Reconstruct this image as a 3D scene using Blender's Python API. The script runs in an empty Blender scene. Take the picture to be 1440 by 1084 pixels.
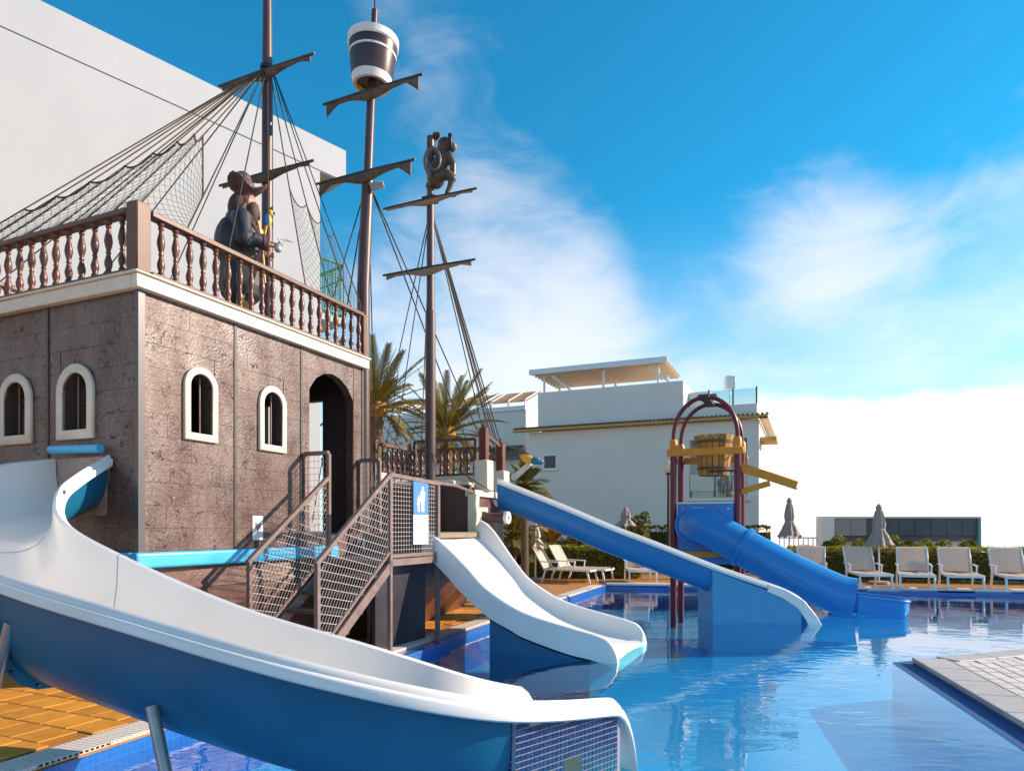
import bpy, bmesh, math, random
from mathutils import Vector, Matrix, noise as mnoise
from mathutils.geometry import tessellate_polygon

R = math.radians
V = Vector
scene = bpy.context.scene
col = scene.collection
random.seed(11)

# ------------------------------------------------------------------ camera
CAMZ, F, HOR = 1.5, 960.0, 742.0
cam_data = bpy.data.cameras.new('camera')
cam = bpy.data.objects.new('camera', cam_data)
col.objects.link(cam)
cam.location = (0, 0, CAMZ)
cam.rotation_euler = (R(90), 0, 0)
cam_data.sensor_width = 36
cam_data.lens = 24
cam_data.shift_y = 200 / 1440
cam_data.clip_start = 0.05
cam_data.clip_end = 60000
scene.camera = cam

# ------------------------------------------------------------------ sun, sky, exposure
SUN_EL, SUN_AZ = 25.0, 8.0          # azimuth from +X towards +Y
S_DIR = V((math.cos(R(SUN_EL)) * math.cos(R(SUN_AZ)), math.cos(R(SUN_EL)) * math.sin(R(SUN_AZ)), math.sin(R(SUN_EL))))
sun_data = bpy.data.lights.new('sun', 'SUN')
sun_data.energy = 4.9
sun_data.angle = R(0.6)
sun_data.color = (1.0, 0.88, 0.74)
sun = bpy.data.objects.new('sun', sun_data)
col.objects.link(sun)
sun.rotation_euler = S_DIR.to_track_quat('Z', 'Y').to_euler()

scene.view_settings.view_transform = 'Standard'
scene.view_settings.look = 'None'
scene.view_settings.gamma = 1
scene.view_settings.use_curve_mapping = False
scene.view_settings.exposure = 0.50
scene.view_settings.use_white_balance = True      # camera white balance set for shade
scene.view_settings.white_balance_temperature = 7500
scene.view_settings.white_balance_tint = 16

def pixdir(px, py):
    return V(((px - 720) / F, 1, (HOR - py) / F)).normalized()

CLOUDS = ((690, 430, 14, 0.24), (800, 450, 9, 0.08), (1090, 310, 9, 0.17), (1170, 345, 8, 0.14), (745, 280, 8, 0.05), (570, 60, 9, 0.08),
          (1400, 430, 14, 0.08), (1240, 450, 12, 0.08), (880, 490, 11, 0.10), (930, 170, 17, -0.12), (1250, 110, 22, -0.12), (330, 40, 12, -0.12), (960, 400, 7, -0.05))
def make_world():
    w = bpy.data.worlds.new('World')
    scene.world = w
    w.use_nodes = True
    nt = w.node_tree
    N, L = nt.nodes, nt.links
    N.clear()
    out = N.new('ShaderNodeOutputWorld')
    bg = N.new('ShaderNodeBackground')
    bg.inputs['Strength'].default_value = 0.1
    L.new(bg.outputs[0], out.inputs[0])
    sky = N.new('ShaderNodeTexSky')
    sky.sky_type = 'NISHITA'
    sky.sun_disc = False
    sky.sun_elevation = R(SUN_EL)
    sky.sun_rotation = R(90 - SUN_AZ)
    sky.altitude = 0
    sky.air_density = 1.0
    sky.dust_density = 0.2
    sky.ozone_density = 3.0
    tint = N.new('ShaderNodeMix'); tint.data_type = 'RGBA'; tint.blend_type = 'MULTIPLY'
    tint.inputs[0].default_value = 1.0
    L.new(sky.outputs[0], tint.inputs[6])
    tint.inputs[7].default_value = (0.0, 1.34, 1.68, 1)
    tc = N.new('ShaderNodeTexCoord')
    nrm = N.new('ShaderNodeVectorMath'); nrm.operation = 'NORMALIZE'
    L.new(tc.outputs['Generated'], nrm.inputs[0])
    sep = N.new('ShaderNodeSeparateXYZ'); L.new(nrm.outputs[0], sep.inputs[0])
    mp = N.new('ShaderNodeMapping'); mp.inputs['Scale'].default_value = (1, 1, 1.7)
    mp.inputs['Location'].default_value = (3.1, 1.7, 0.4)
    L.new(nrm.outputs[0], mp.inputs[0])
    n1 = N.new('ShaderNodeTexNoise')
    n1.inputs['Scale'].default_value = 2.6; n1.inputs['Detail'].default_value = 9
    n1.inputs['Roughness'].default_value = 0.52; n1.inputs['Distortion'].default_value = 0.3
    L.new(mp.outputs[0], n1.inputs['Vector'])
    def math_(op, a, b=None, c=None, clamp=False):
        m = N.new('ShaderNodeMath'); m.operation = op; m.use_clamp = clamp
        for i, x in enumerate((a, b, c)):
            if x is None: continue
            if isinstance(x, (int, float)): m.inputs[i].default_value = x
            else: L.new(x, m.inputs[i])
        return m.outputs[0]
    def mapr(x, a, b, c, d, smooth=True):
        m = N.new('ShaderNodeMapRange')
        m.interpolation_type = 'SMOOTHSTEP' if smooth else 'LINEAR'
        L.new(x, m.inputs[0])
        for i, k in enumerate((a, b, c, d)): m.inputs[1 + i].default_value = k
        return m.outputs[0]
    # thin haze that whitens towards the horizon
    haze = mapr(sep.outputs[2], 0.0, 0.43, 0.60, 0.0)
    # torn cloud: layered noise, thicker or thinner by direction
    mp2 = N.new('ShaderNodeMapping'); mp2.inputs['Scale'].default_value = (1, 1, 2.3); mp2.inputs['Location'].default_value = (7.3, 2.2, 5.1)
    L.new(nrm.outputs[0], mp2.inputs[0])
    n2 = N.new('ShaderNodeTexNoise'); n2.inputs['Scale'].default_value = 7.0; n2.inputs['Detail'].default_value = 10
    n2.inputs['Roughness'].default_value = 0.6; n2.inputs['Distortion'].default_value = 0.9
    L.new(mp2.outputs[0], n2.inputs['Vector'])
    x = math_('ADD', math_('MULTIPLY', n1.outputs[0], 0.62), math_('MULTIPLY', n2.outputs[0], 0.38))
    for (px, py, rad, amp) in CLOUDS:
        dp = N.new('ShaderNodeVectorMath'); dp.operation = 'DOT_PRODUCT'
        L.new(nrm.outputs[0], dp.inputs[0]); dp.inputs[1].default_value = pixdir(px, py)
        x = math_('ADD', x, mapr(dp.outputs['Value'], math.cos(R(rad)), 1.0, 0.0, amp))
    puffs = mapr(x, 0.44, 0.88, 0.0, 0.56)
    # the bright bank low over the sea: its top edge is uneven
    edge = math_('MULTIPLY_ADD', n1.outputs[0], 0.16, 0.105)
    over = math_('SUBTRACT', edge, sep.outputs[2])
    bank = math_('MULTIPLY', mapr(over, -0.02, 0.035, 0.0, 1.0), mapr(sep.outputs[0], 0.10, 0.36, 0.25, 1.0))
    fac = math_('SUBTRACT', math_('ADD', puffs, haze), math_('MULTIPLY', puffs, haze), clamp=True)
    fac = math_('MAXIMUM', fac, bank, clamp=True)
    mix = N.new('ShaderNodeMix'); mix.data_type = 'RGBA'
    L.new(fac, mix.inputs[0]); L.new(tint.outputs[2], mix.inputs[6])
    mix.inputs[7].default_value = (8.6, 8.7, 9.3, 1)
    # below the horizon the haze goes on
    bel = mapr(sep.outputs[2], -0.02, 0.015, 1.0, 0.0)
    mix2 = N.new('ShaderNodeMix'); mix2.data_type = 'RGBA'
    L.new(bel, mix2.inputs[0]); L.new(mix.outputs[2], mix2.inputs[6])
    mix2.inputs[7].default_value = (8.6, 8.7, 9.3, 1)
    L.new(mix2.outputs[2], bg.inputs['Color'])
make_world()

# ------------------------------------------------------------------ helpers
def P(px, py, Y):
    """a measured point: photo pixel at forward distance Y metres"""
    return V(((px - 720) / F * Y, Y, CAMZ + (HOR - py) / F * Y))

class MB:
    def __init__(s): s.v = []; s.f = []
    def add(s, vs, fs):
        o = len(s.v); s.v += [V(p) for p in vs]; s.f += [tuple(i + o for i in f) for f in fs]; return s
    def box(s, lo, hi):
        (a, b, c), (d, e, g) = lo, hi
        return s.add([(a,b,c),(d,b,c),(d,e,c),(a,e,c),(a,b,g),(d,b,g),(d,e,g),(a,e,g)],
                     [(0,3,2,1),(4,5,6,7),(0,1,5,4),(1,2,6,5),(2,3,7,6),(3,0,4,7)])
    def bar(s, a, b, w, h, up=(0,0,1)):
        a, b = V(a), V(b); t = (b - a).normalized(); up = V(up)
        if abs(t.dot(up)) > .999: up = V((0,1,0)) if abs(t.y) < .9 else V((1,0,0))
        x = t.cross(up).normalized(); y = x.cross(t).normalized()
        vs = []
        for p in (a, b):
            for (i, j) in ((-1,-1),(1,-1),(1,1),(-1,1)): vs.append(p + x*(i*w/2) + y*(j*h/2))
        return s.add(vs, [(0,1,2,3),(7,6,5,4),(0,4,5,1),(1,5,6,2),(2,6,7,3),(3,7,4,0)])
    def tube(s, pts, r, seg=8, cap=True):
        pts = [V(p) for p in pts]; n = len(pts)
        rr = r if isinstance(r, (list, tuple)) else [r] * n
        o = len(s.v); x = None
        for i, p in enumerate(pts):
            t = (pts[min(i+1, n-1)] - pts[max(i-1, 0)]).normalized()
            if x is None:
                x = t.orthogonal().normalized()
            else:
                x = (x - t * x.dot(t)); x = x.normalized() if x.length > 1e-6 else t.orthogonal().normalized()
            y = t.cross(x)
            for k in range(seg):
                a = 2*math.pi*k/seg
                s.v.append(p + (x*math.cos(a) + y*math.sin(a)) * rr[i])
        for i in range(n-1):
            for k in range(seg):
                k2 = (k+1) % seg
                s.f.append((o+i*seg+k, o+i*seg+k2, o+(i+1)*seg+k2, o+(i+1)*seg+k))
        if cap:
            s.f.append(tuple(o+k for k in reversed(range(seg)))); s.f.append(tuple(o+(n-1)*seg+k for k in range(seg)))
        return s
    def lathe(s, prof, c=(0,0,0), seg=16, M=None, cap=True):
        o = len(s.v); c = V(c)
        for (r, z) in prof:
            for k in range(seg):
                a = 2*math.pi*k/seg
                p = V((r*math.cos(a), r*math.sin(a), z))
                s.v.append((M @ p if M else p) + c)
        n = len(prof)
        for i in range(n-1):
            for k in range(seg):
                k2 = (k+1) % seg
                s.f.append((o+i*seg+k, o+i*seg+k2, o+(i+1)*seg+k2, o+(i+1)*seg+k))
        if cap:
            s.f.append(tuple(o+k for k in reversed(range(seg)))); s.f.append(tuple(o+(n-1)*seg+k for k in range(seg)))
        return s
    def grid(s, rows, closed=False, flip=False):
        o = len(s.v); m = len(rows[0])
        for r in rows: s.v += [V(p) for p in r]
        for i in range(len(rows)-1):
            for k in range(m if closed else m-1):
                k2 = (k+1) % m
                q = (o+i*m+k, o+i*m+k2, o+(i+1)*m+k2, o+(i+1)*m+k)
                s.f.append(q[::-1] if flip else q)
        return s
    def plate(s, outer, holes, o, ux, uy, d):
        """flat plate with holes; 2-D outlines laid in the frame (o, ux, uy), thickened by vector d"""
        o, ux, uy, d = V(o), V(ux), V(uy), V(d)
        loops = [outer] + list(holes)
        flat = [V((p[0], p[1], 0)) for l in loops for p in l]
        tris = tessellate_polygon([[V((p[0], p[1], 0)) for p in l] for l in loops])
        n = len(flat)
        vs = [o + ux*p.x + uy*p.y for p in flat] + [o + ux*p.x + uy*p.y + d for p in flat]
        fs = [tuple(t) for t in tris] + [tuple(i+n for i in reversed(t)) for t in tris]
        k = 0
        for l in loops:
            m = len(l)
            for i in range(m):
                a, b = k+i, k+(i+1) % m
                fs.append((a, b, b+n, a+n))
            k += m
        return s.add(vs, fs)
    def ball(s, c, r, seg=14, rings=9, M=None):
        r = (r, r, r) if isinstance(r, (int, float)) else r
        rows = []
        for i in range(rings+1):
            ph = math.pi*i/rings - math.pi/2
            row = []
            for k in range(seg):
                a = 2*math.pi*k/seg
                p = V((r[0]*math.cos(ph)*math.cos(a), r[1]*math.cos(ph)*math.sin(a), r[2]*math.sin(ph)))
                row.append((M @ p if M else p) + V(c))
            rows.append(row)
        return s.grid(rows, closed=True)
    def mesh(s, name, smooth=True, bev=0, ang=38, segs=1, weld=True):
        me = bpy.data.meshes.new(name)
        me.from_pydata(s.v, [], s.f)
        bm = bmesh.new(); bm.from_mesh(me)
        if weld: bmesh.ops.remove_doubles(bm, verts=bm.verts, dist=1e-5)
        bmesh.ops.recalc_face_normals(bm, faces=bm.faces)
        if bev:
            es = [e for e in bm.edges if len(e.link_faces) == 2 and e.calc_face_angle(0) > R(30)]
            bmesh.ops.bevel(bm, geom=es, offset=bev, segments=segs, profile=.6, affect='EDGES', clamp_overlap=True)
        bm.to_mesh(me); bm.free()
        if smooth:
            me.polygons.foreach_set('use_smooth', [True]*len(me.polygons))
            me.set_sharp_from_angle(angle=R(ang))
        return me
    def build(s, name, mat, parent=None, smooth=True, bev=0, ang=38, segs=1, weld=True):
        if parent is not None and WM.get(parent.name) is not None:
            inv = WM[parent.name].inverted()
            s.v = [inv @ p for p in s.v]
        me = s.mesh(name, smooth, bev, ang, segs, weld)
        return link(name, me, mat, parent)

WM = {}          # world matrix of things whose parts are given in world coordinates; None: parts already local
def link(name, me, mat, parent=None):
    if not me.materials: me.materials.append(mat)
    o = bpy.data.objects.new(name, me); col.objects.link(o)
    if parent is not None:
        o.parent = parent; WM[o.name] = WM.get(parent.name)
    return o
def thing(name, label, cat, loc=(0,0,0), rotz=0, group=None, local=False):
    o = bpy.data.objects.new(name, None); col.objects.link(o)
    o.location = loc; o.rotation_euler = (0, 0, rotz); o.empty_display_size = .2
    o['label'] = label; o['category'] = cat
    if group: o['group'] = group
    WM[o.name] = None if local else Matrix.Translation(V(loc)) @ Matrix.Rotation(rotz, 4, 'Z')
    return o
def tag(o, label=None, cat=None, group=None, kind=None):
    for k, x in (('label', label), ('category', cat), ('group', group), ('kind', kind)):
        if x: o[k] = x
    return o
def inst(name, me, parent, loc, rotz=0, scale=(1,1,1), rot=None):
    o = bpy.data.objects.new(name, me); col.objects.link(o)
    o.parent = parent; WM[o.name] = WM.get(parent.name) if parent else None
    o.location = loc; o.rotation_euler = rot if rot else (0, 0, rotz); o.scale = scale
    return o
def copy_tree(o, parent=None):
    c = o.copy(); col.objects.link(c); c.parent = parent
    for ch in o.children: copy_tree(ch, c)
    return c
def catmull(pts, per=8):
    pts = [V(p) for p in pts]; out = []
    for i in range(len(pts)-1):
        p0, p1, p2, p3 = pts[max(i-1,0)], pts[i], pts[i+1], pts[min(i+2, len(pts)-1)]
        for k in range(per):
            t = k/per
            out.append(0.5*((2*p1) + (p2-p0)*t + (2*p0-5*p1+4*p2-p3)*t*t + (3*p1-p0-3*p2+p3)*t**3))
    out.append(pts[-1]); return out
def lerp(a, b, t): return a + (b-a)*t

# ------------------------------------------------------------------ materials
MATS = {}
def mat(name, c, rough=.5, c2=None, sc=6, amt=1.0, bump=0, bsc=30, metal=0, coat=0, rnd=0, spec=.5, detail=6, stretch=None, rvar=0, thr=None, trans=0):
    """principled surface: two tones mixed by noise, fine relief, optional shift from piece to piece"""
    if name in MATS: return MATS[name]
    m = bpy.data.materials.new(name); m.use_nodes = True
    nt = m.node_tree; N, L = nt.nodes, nt.links
    b = N['Principled BSDF']
    b.inputs['Roughness'].default_value = rough
    b.inputs['Metallic'].default_value = metal
    b.inputs['Coat Weight'].default_value = coat
    b.inputs['Coat Roughness'].default_value = .12
    b.inputs['Specular IOR Level'].default_value = spec
    b.inputs['Base Color'].default_value = (*c, 1)
    geo = N.new('ShaderNodeNewGeometry'); vec = geo.outputs['Position']
    if stretch:
        mp = N.new('ShaderNodeMapping'); mp.inputs['Scale'].default_value = stretch
        L.new(vec, mp.inputs[0]); vec = mp.outputs[0]
    n = N.new('ShaderNodeTexNoise'); n.inputs['Scale'].default_value = sc; n.inputs['Detail'].default_value = detail
    n.inputs['Roughness'].default_value = .6
    L.new(vec, n.inputs['Vector'])
    mr = N.new('ShaderNodeMapRange'); L.new(n.outputs[0], mr.inputs[0])
    a, z = thr if thr else (.35, .68)
    mr.inputs[1].default_value = a; mr.inputs[2].default_value = z; mr.inputs[4].default_value = amt
    colr = None
    if c2:
        mx = N.new('ShaderNodeMix'); mx.data_type = 'RGBA'
        L.new(mr.outputs[0], mx.inputs[0]); mx.inputs[6].default_value = (*c, 1); mx.inputs[7].default_value = (*c2, 1)
        colr = mx.outputs[2]
    if rnd:
        oi = N.new('ShaderNodeObjectInfo'); hs = N.new('ShaderNodeHueSaturation')
        r2 = N.new('ShaderNodeMapRange'); L.new(oi.outputs['Random'], r2.inputs[0])
        r2.inputs[3].default_value = 1-rnd; r2.inputs[4].default_value = 1+rnd
        L.new(r2.outputs[0], hs.inputs['Value'])
        if colr: L.new(colr, hs.inputs['Color'])
        else: hs.inputs['Color'].default_value = (*c, 1)
        colr = hs.outputs[0]
    if colr: L.new(colr, b.inputs['Base Color'])
    if rvar:
        r3 = N.new('ShaderNodeMapRange'); L.new(n.outputs[0], r3.inputs[0])
        r3.inputs[1].default_value = .3; r3.inputs[2].default_value = .7
        r3.inputs[3].default_value = max(0, rough-rvar); r3.inputs[4].default_value = min(1, rough+rvar)
        L.new(r3.outputs[0], b.inputs['Roughness'])
    if bump:
        n2 = N.new('ShaderNodeTexNoise'); n2.inputs['Scale'].default_value = bsc; n2.inputs['Detail'].default_value = 5
        L.new(vec, n2.inputs['Vector'])
        bp = N.new('ShaderNodeBump'); bp.inputs['Strength'].default_value = bump; bp.inputs['Distance'].default_value = .01
        L.new(n2.outputs[0], bp.inputs['Height']); L.new(bp.outputs[0], b.inputs['Normal'])
    if trans: b.inputs['Transmission Weight'].default_value = trans
    MATS[name] = m
    return m

def mat_castle():
    m = mat('painted stucco', (.080, .037, .030), .43, (.130, .072, .060), sc=2.6, bump=.40, bsc=44, rnd=.05, rvar=.14, spec=1.0)
    nt = m.node_tree; N, L = nt.nodes, nt.links
    b = N['Principled BSDF']
    geo = [x for x in N if x.type == 'NEW_GEOMETRY'][0]
    n = N.new('ShaderNodeTexNoise'); n.inputs['Scale'].default_value = 13; n.inputs['Detail'].default_value = 7; n.inputs['Roughness'].default_value = .7
    n.inputs['Distortion'].default_value = 1.2
    L.new(geo.outputs['Position'], n.inputs['Vector'])
    mr = N.new('ShaderNodeMapRange'); L.new(n.outputs[0], mr.inputs[0])
    mr.inputs[1].default_value = .55; mr.inputs[2].default_value = .66; mr.inputs[4].default_value = .88
    src = b.inputs['Base Color'].links[0].from_socket
    mx = N.new('ShaderNodeMix'); mx.data_type = 'RGBA'; L.new(mr.outputs[0], mx.inputs[0]); L.new(src, mx.inputs[6])
    mx.inputs[7].default_value = (.035, .017, .016, 1)
    n3 = N.new('ShaderNodeTexNoise'); n3.inputs['Scale'].default_value = 33; n3.inputs['Detail'].default_value = 3
    L.new(geo.outputs['Position'], n3.inputs['Vector'])
    m3 = N.new('ShaderNodeMapRange'); L.new(n3.outputs[0], m3.inputs[0])
    m3.inputs[1].default_value = .54; m3.inputs[2].default_value = .70; m3.inputs[4].default_value = .50
    mx3 = N.new('ShaderNodeMix'); mx3.data_type = 'RGBA'; L.new(m3.outputs[0], mx3.inputs[0]); L.new(mx.outputs[2], mx3.inputs[6])
    mx3.inputs[7].default_value = (.25, .19, .175, 1)
    L.new(mx3.outputs[2], b.inputs['Base Color'])
    # the varnish is worn away in the pits and in broad stains
    n4 = N.new('ShaderNodeTexNoise'); n4.inputs['Scale'].default_value = 1.7; n4.inputs['Detail'].default_value = 6; n4.inputs['Roughness'].default_value = .65
    mp4 = N.new('ShaderNodeMapping'); mp4.inputs['Scale'].default_value = (1.3, 1.3, .55); L.new(geo.outputs['Position'], mp4.inputs[0]); L.new(mp4.outputs[0], n4.inputs['Vector'])
    m4 = N.new('ShaderNodeMapRange'); L.new(n4.outputs[0], m4.inputs[0])
    m4.inputs[1].default_value = .36; m4.inputs[2].default_value = .62; m4.inputs[3].default_value = .40; m4.inputs[4].default_value = 1.0
    inv = N.new('ShaderNodeMath'); inv.operation = 'SUBTRACT'; inv.use_clamp = True; inv.inputs[0].default_value = 1.0; L.new(mr.outputs[0], inv.inputs[1])
    mu = N.new('ShaderNodeMath'); mu.operation = 'MULTIPLY'; L.new(inv.outputs[0], mu.inputs[0]); L.new(m4.outputs[0], mu.inputs[1])
    L.new(mu.outputs[0], b.inputs['Specular IOR Level'])
    return m

def mat_mosaic(name, c, c2, grout, size, rough=.2, bump=.3):
    """small square glass tiles, too small to pick apart"""
    m = bpy.data.materials.new(name); m.use_nodes = True
    nt = m.node_tree; N, L = nt.nodes, nt.links
    b = N['Principled BSDF']; b.inputs['Roughness'].default_value = rough
    tc = N.new('ShaderNodeUVMap')
    br = N.new('ShaderNodeTexBrick'); br.offset = 0; br.squash = 1
    br.inputs['Scale'].default_value = 1; br.inputs['Brick Width'].default_value = size; br.inputs['Row Height'].default_value = size
    br.inputs['Mortar Size'].default_value = size*.06; br.inputs['Mortar Smooth'].default_value = .2
    br.inputs['Color1'].default_value = (*c, 1); br.inputs['Color2'].default_value = (*c2, 1); br.inputs['Mortar'].default_value = (*grout, 1)
    L.new(tc.outputs[0], br.inputs['Vector'])
    L.new(br.outputs['Color'], b.inputs['Base Color'])
    MATS[name] = m
    return m

def mat_tilefloor(name, c, c2, grout, w, h, rot=0):
    m = bpy.data.materials.new(name); m.use_nodes = True
    nt = m.node_tree; N, L = nt.nodes, nt.links
    b = N['Principled BSDF']; b.inputs['Roughness'].default_value = .45
    geo = N.new('ShaderNodeNewGeometry')
    mp = N.new('ShaderNodeMapping'); mp.inputs['Rotation'].default_value = (0, 0, rot); L.new(geo.outputs['Position'], mp.inputs[0])
    br = N.new('ShaderNodeTexBrick'); br.offset = .5
    br.inputs['Scale'].default_value = 1; br.inputs['Brick Width'].default_value = w; br.inputs['Row Height'].default_value = h
    br.inputs['Mortar Size'].default_value = .008
    br.inputs['Color1'].default_value = (*c, 1); br.inputs['Color2'].default_value = (*c2, 1); br.inputs['Mortar'].default_value = (*grout, 1)
    L.new(mp.outputs[0], br.inputs['Vector']); L.new(br.outputs['Color'], b.inputs['Base Color'])
    MATS[name] = m
    return m

def mat_water():
    m = bpy.data.materials.new('pool water'); m.use_nodes = True
    nt = m.node_tree; N, L = nt.nodes, nt.links; N.clear()
    out = N.new('ShaderNodeOutputMaterial'); mix = N.new('ShaderNodeMixShader')
    tr = N.new('ShaderNodeBsdfTransparent'); tr.inputs[0].default_value = (.22, .90, .97, 1)
    gl = N.new('ShaderNodeBsdfGlossy'); gl.inputs['Roughness'].default_value = .015; gl.inputs['Color'].default_value = (.95, .98, 1, 1)
    geo = N.new('ShaderNodeNewGeometry')
    mp = N.new('ShaderNodeMapping'); mp.inputs['Scale'].default_value = (1.0, 1.9, 1); mp.inputs['Rotation'].default_value = (0, 0, R(12)); L.new(geo.outputs['Position'], mp.inputs[0])
    n1 = N.new('ShaderNodeTexNoise'); n1.inputs['Scale'].default_value = 2.4; n1.inputs['Detail'].default_value = 3; n1.inputs['Distortion'].default_value = .6
    n2 = N.new('ShaderNodeTexNoise'); n2.inputs['Scale'].default_value = .55; n2.inputs['Detail'].default_value = 2
    L.new(mp.outputs[0], n1.inputs['Vector']); L.new(geo.outputs['Position'], n2.inputs['Vector'])
    mr = N.new('ShaderNodeMapRange'); L.new(n2.outputs[0], mr.inputs[0])
    mr.inputs[1].default_value = .40; mr.inputs[2].default_value = .68; mr.inputs[3].default_value = .10; mr.inputs[4].default_value = 1
    mu = N.new('ShaderNodeMath'); mu.operation = 'MULTIPLY'; L.new(n1.outputs[0], mu.inputs[0]); L.new(mr.outputs[0], mu.inputs[1])
    bp = N.new('ShaderNodeBump'); bp.inputs['Strength'].default_value = .21; bp.inputs['Distance'].default_value = .055
    L.new(mu.outputs[0], bp.inputs['Height'])
    # Schlick reflectance, the same from both sides of the surface
    dt = N.new('ShaderNodeVectorMath'); dt.operation = 'DOT_PRODUCT'; L.new(geo.outputs['Incoming'], dt.inputs[0]); L.new(bp.outputs[0], dt.inputs[1])
    ab = N.new('ShaderNodeMath'); ab.operation = 'ABSOLUTE'; L.new(dt.outputs['Value'], ab.inputs[0])
    om = N.new('ShaderNodeMath'); om.operation = 'SUBTRACT'; om.use_clamp = True; om.inputs[0].default_value = 1; L.new(ab.outputs[0], om.inputs[1])
    pw = N.new('ShaderNodeMath'); pw.operation = 'POWER'; L.new(om.outputs[0], pw.inputs[0]); pw.inputs[1].default_value = 4.2
    fr = N.new('ShaderNodeMath'); fr.operation = 'MULTIPLY_ADD'; L.new(pw.outputs[0], fr.inputs[0]); fr.inputs[1].default_value = .98; fr.inputs[2].default_value = .02
    L.new(bp.outputs[0], gl.inputs['Normal'])
    L.new(fr.outputs[0], mix.inputs[0]); L.new(tr.outputs[0], mix.inputs[1]); L.new(gl.outputs[0], mix.inputs[2])
    L.new(mix.outputs[0], out.inputs[0])
    return m

def mat_leaf(name, c, c2, sc=1.5, tl=.35):
    m = bpy.data.materials.new(name); m.use_nodes = True
    nt = m.node_tree; N, L = nt.nodes, nt.links
    b = N['Principled BSDF']; b.inputs['Roughness'].default_value = .5
    out = [x for x in N if x.type == 'OUTPUT_MATERIAL'][0]
    geo = N.new('ShaderNodeNewGeometry')
    n = N.new('ShaderNodeTexNoise'); n.inputs['Scale'].default_value = sc; n.inputs['Detail'].default_value = 8; n.inputs['Roughness'].default_value = .75
    L.new(geo.outputs['Position'], n.inputs['Vector'])
    mr = N.new('ShaderNodeMapRange'); L.new(n.outputs[0], mr.inputs[0]); mr.inputs[1].default_value = .35; mr.inputs[2].default_value = .65
    mx = N.new('ShaderNodeMix'); mx.data_type = 'RGBA'; L.new(mr.outputs[0], mx.inputs[0])
    mx.inputs[6].default_value = (*c, 1); mx.inputs[7].default_value = (*c2, 1)
    L.new(mx.outputs[2], b.inputs['Base Color'])
    t = N.new('ShaderNodeBsdfTranslucent'); L.new(mx.outputs[2], t.inputs[0])
    ms = N.new('ShaderNodeMixShader'); ms.inputs[0].default_value = tl
    L.new(b.outputs[0], ms.inputs[1]); L.new(t.outputs[0], ms.inputs[2]); L.new(ms.outputs[0], out.inputs[0])
    MATS[name] = m
    return m

def mat_glass(name, c=(.9,.95,.95), fac=.12):
    m = bpy.data.materials.new(name); m.use_nodes = True
    nt = m.node_tree; N, L = nt.nodes, nt.links; N.clear()
    out = N.new('ShaderNodeOutputMaterial'); mix = N.new('ShaderNodeMixShader')
    tr = N.new('ShaderNodeBsdfTransparent'); tr.inputs[0].default_value = (*c, 1)
    gl = N.new('ShaderNodeBsdfGlossy'); gl.inputs['Roughness'].default_value = .02
    fr = N.new('ShaderNodeFresnel'); fr.inputs['IOR'].default_value = 1.5
    ad = N.new('ShaderNodeMath'); ad.operation = 'ADD'; ad.inputs[1].default_value = fac; L.new(fr.outputs[0], ad.inputs[0])
    L.new(ad.outputs[0], mix.inputs[0]); L.new(tr.outputs[0], mix.inputs[1]); L.new(gl.outputs[0], mix.inputs[2]); L.new(mix.outputs[0], out.inputs[0])
    MATS[name] = m
    return m

CASTLE = mat_castle()
SLINGM = mat_leaf('cream sling fabric', (.86, .75, .64), (.80, .69, .58), 12, .5)
TANC = mat_leaf('tan canopy', (.72, .50, .29), (.66, .45, .25), 2, .55)
CREAM = mat('cream paint', (.74, .66, .54), .5, (.66, .57, .46), sc=5, bump=.12, bsc=40)
VARN = mat('varnished wood', (.095, .028, .017), .40, (.15, .045, .025), sc=9, coat=.12, rnd=.18, stretch=(1,1,.4))
RAILW = mat('rail wood', (.10, .042, .026), .46, (.15, .070, .045), sc=9, bump=.15, bsc=60, rnd=.08)
STRIP = mat('dark strip', (.045, .040, .042), .45, (.07, .06, .06), sc=8)
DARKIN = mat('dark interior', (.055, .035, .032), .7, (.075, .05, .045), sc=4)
HULLP = mat('hull plank paint', (.085, .032, .024), .40, (.14, .058, .042), sc=3.5, bump=.3, bsc=22, rnd=.12, rvar=.1)
BUMP = mat('blue bumper vinyl', (.012, .40, .70), .35, (.02, .46, .76), sc=4, bump=.1, bsc=18)
MAST = mat('mast paint', (.075, .036, .036), .40, (.105, .056, .054), sc=6, rvar=.08, stretch=(1,1,.15))
SAIL = mat('tan sail cloth', (.42, .26, .15), .85, (.30, .185, .11), sc=12, bump=.4, bsc=22)
SAILD = mat('dark sail cloth', (.105, .062, .042), .8, (.19, .12, .075), sc=9, bump=.4, bsc=22)
ROPE = mat('dark rope', (.045, .035, .030), .85)
ROPEY = mat('hemp rope', (.12, .070, .035), .85, (.075, .045, .025), sc=10)
NETM = mat('grey net', (.17, .175, .15), .85)
STEEL = mat('brown painted steel', (.19, .125, .112), .38, (.25, .17, .15), sc=9, rvar=.1)
STEELD = mat('dark steel tread', (.085, .062, .058), .5, (.12, .09, .08), sc=12)
WHITEF = mat('white fibreglass', (.80, .78, .76), .24, (.72, .695, .67), sc=1.1, coat=.12, detail=9, thr=(.42,.75), rvar=.06)
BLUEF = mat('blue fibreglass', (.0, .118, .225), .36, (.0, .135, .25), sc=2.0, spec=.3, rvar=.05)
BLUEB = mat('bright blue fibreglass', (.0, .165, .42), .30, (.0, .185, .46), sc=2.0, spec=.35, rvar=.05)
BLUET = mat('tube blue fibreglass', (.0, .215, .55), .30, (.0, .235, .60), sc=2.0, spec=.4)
BLUEW = mat('blue block paint', (.004, .27, .50), .45, (.008, .31, .54), sc=3, bump=.1)
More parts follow.
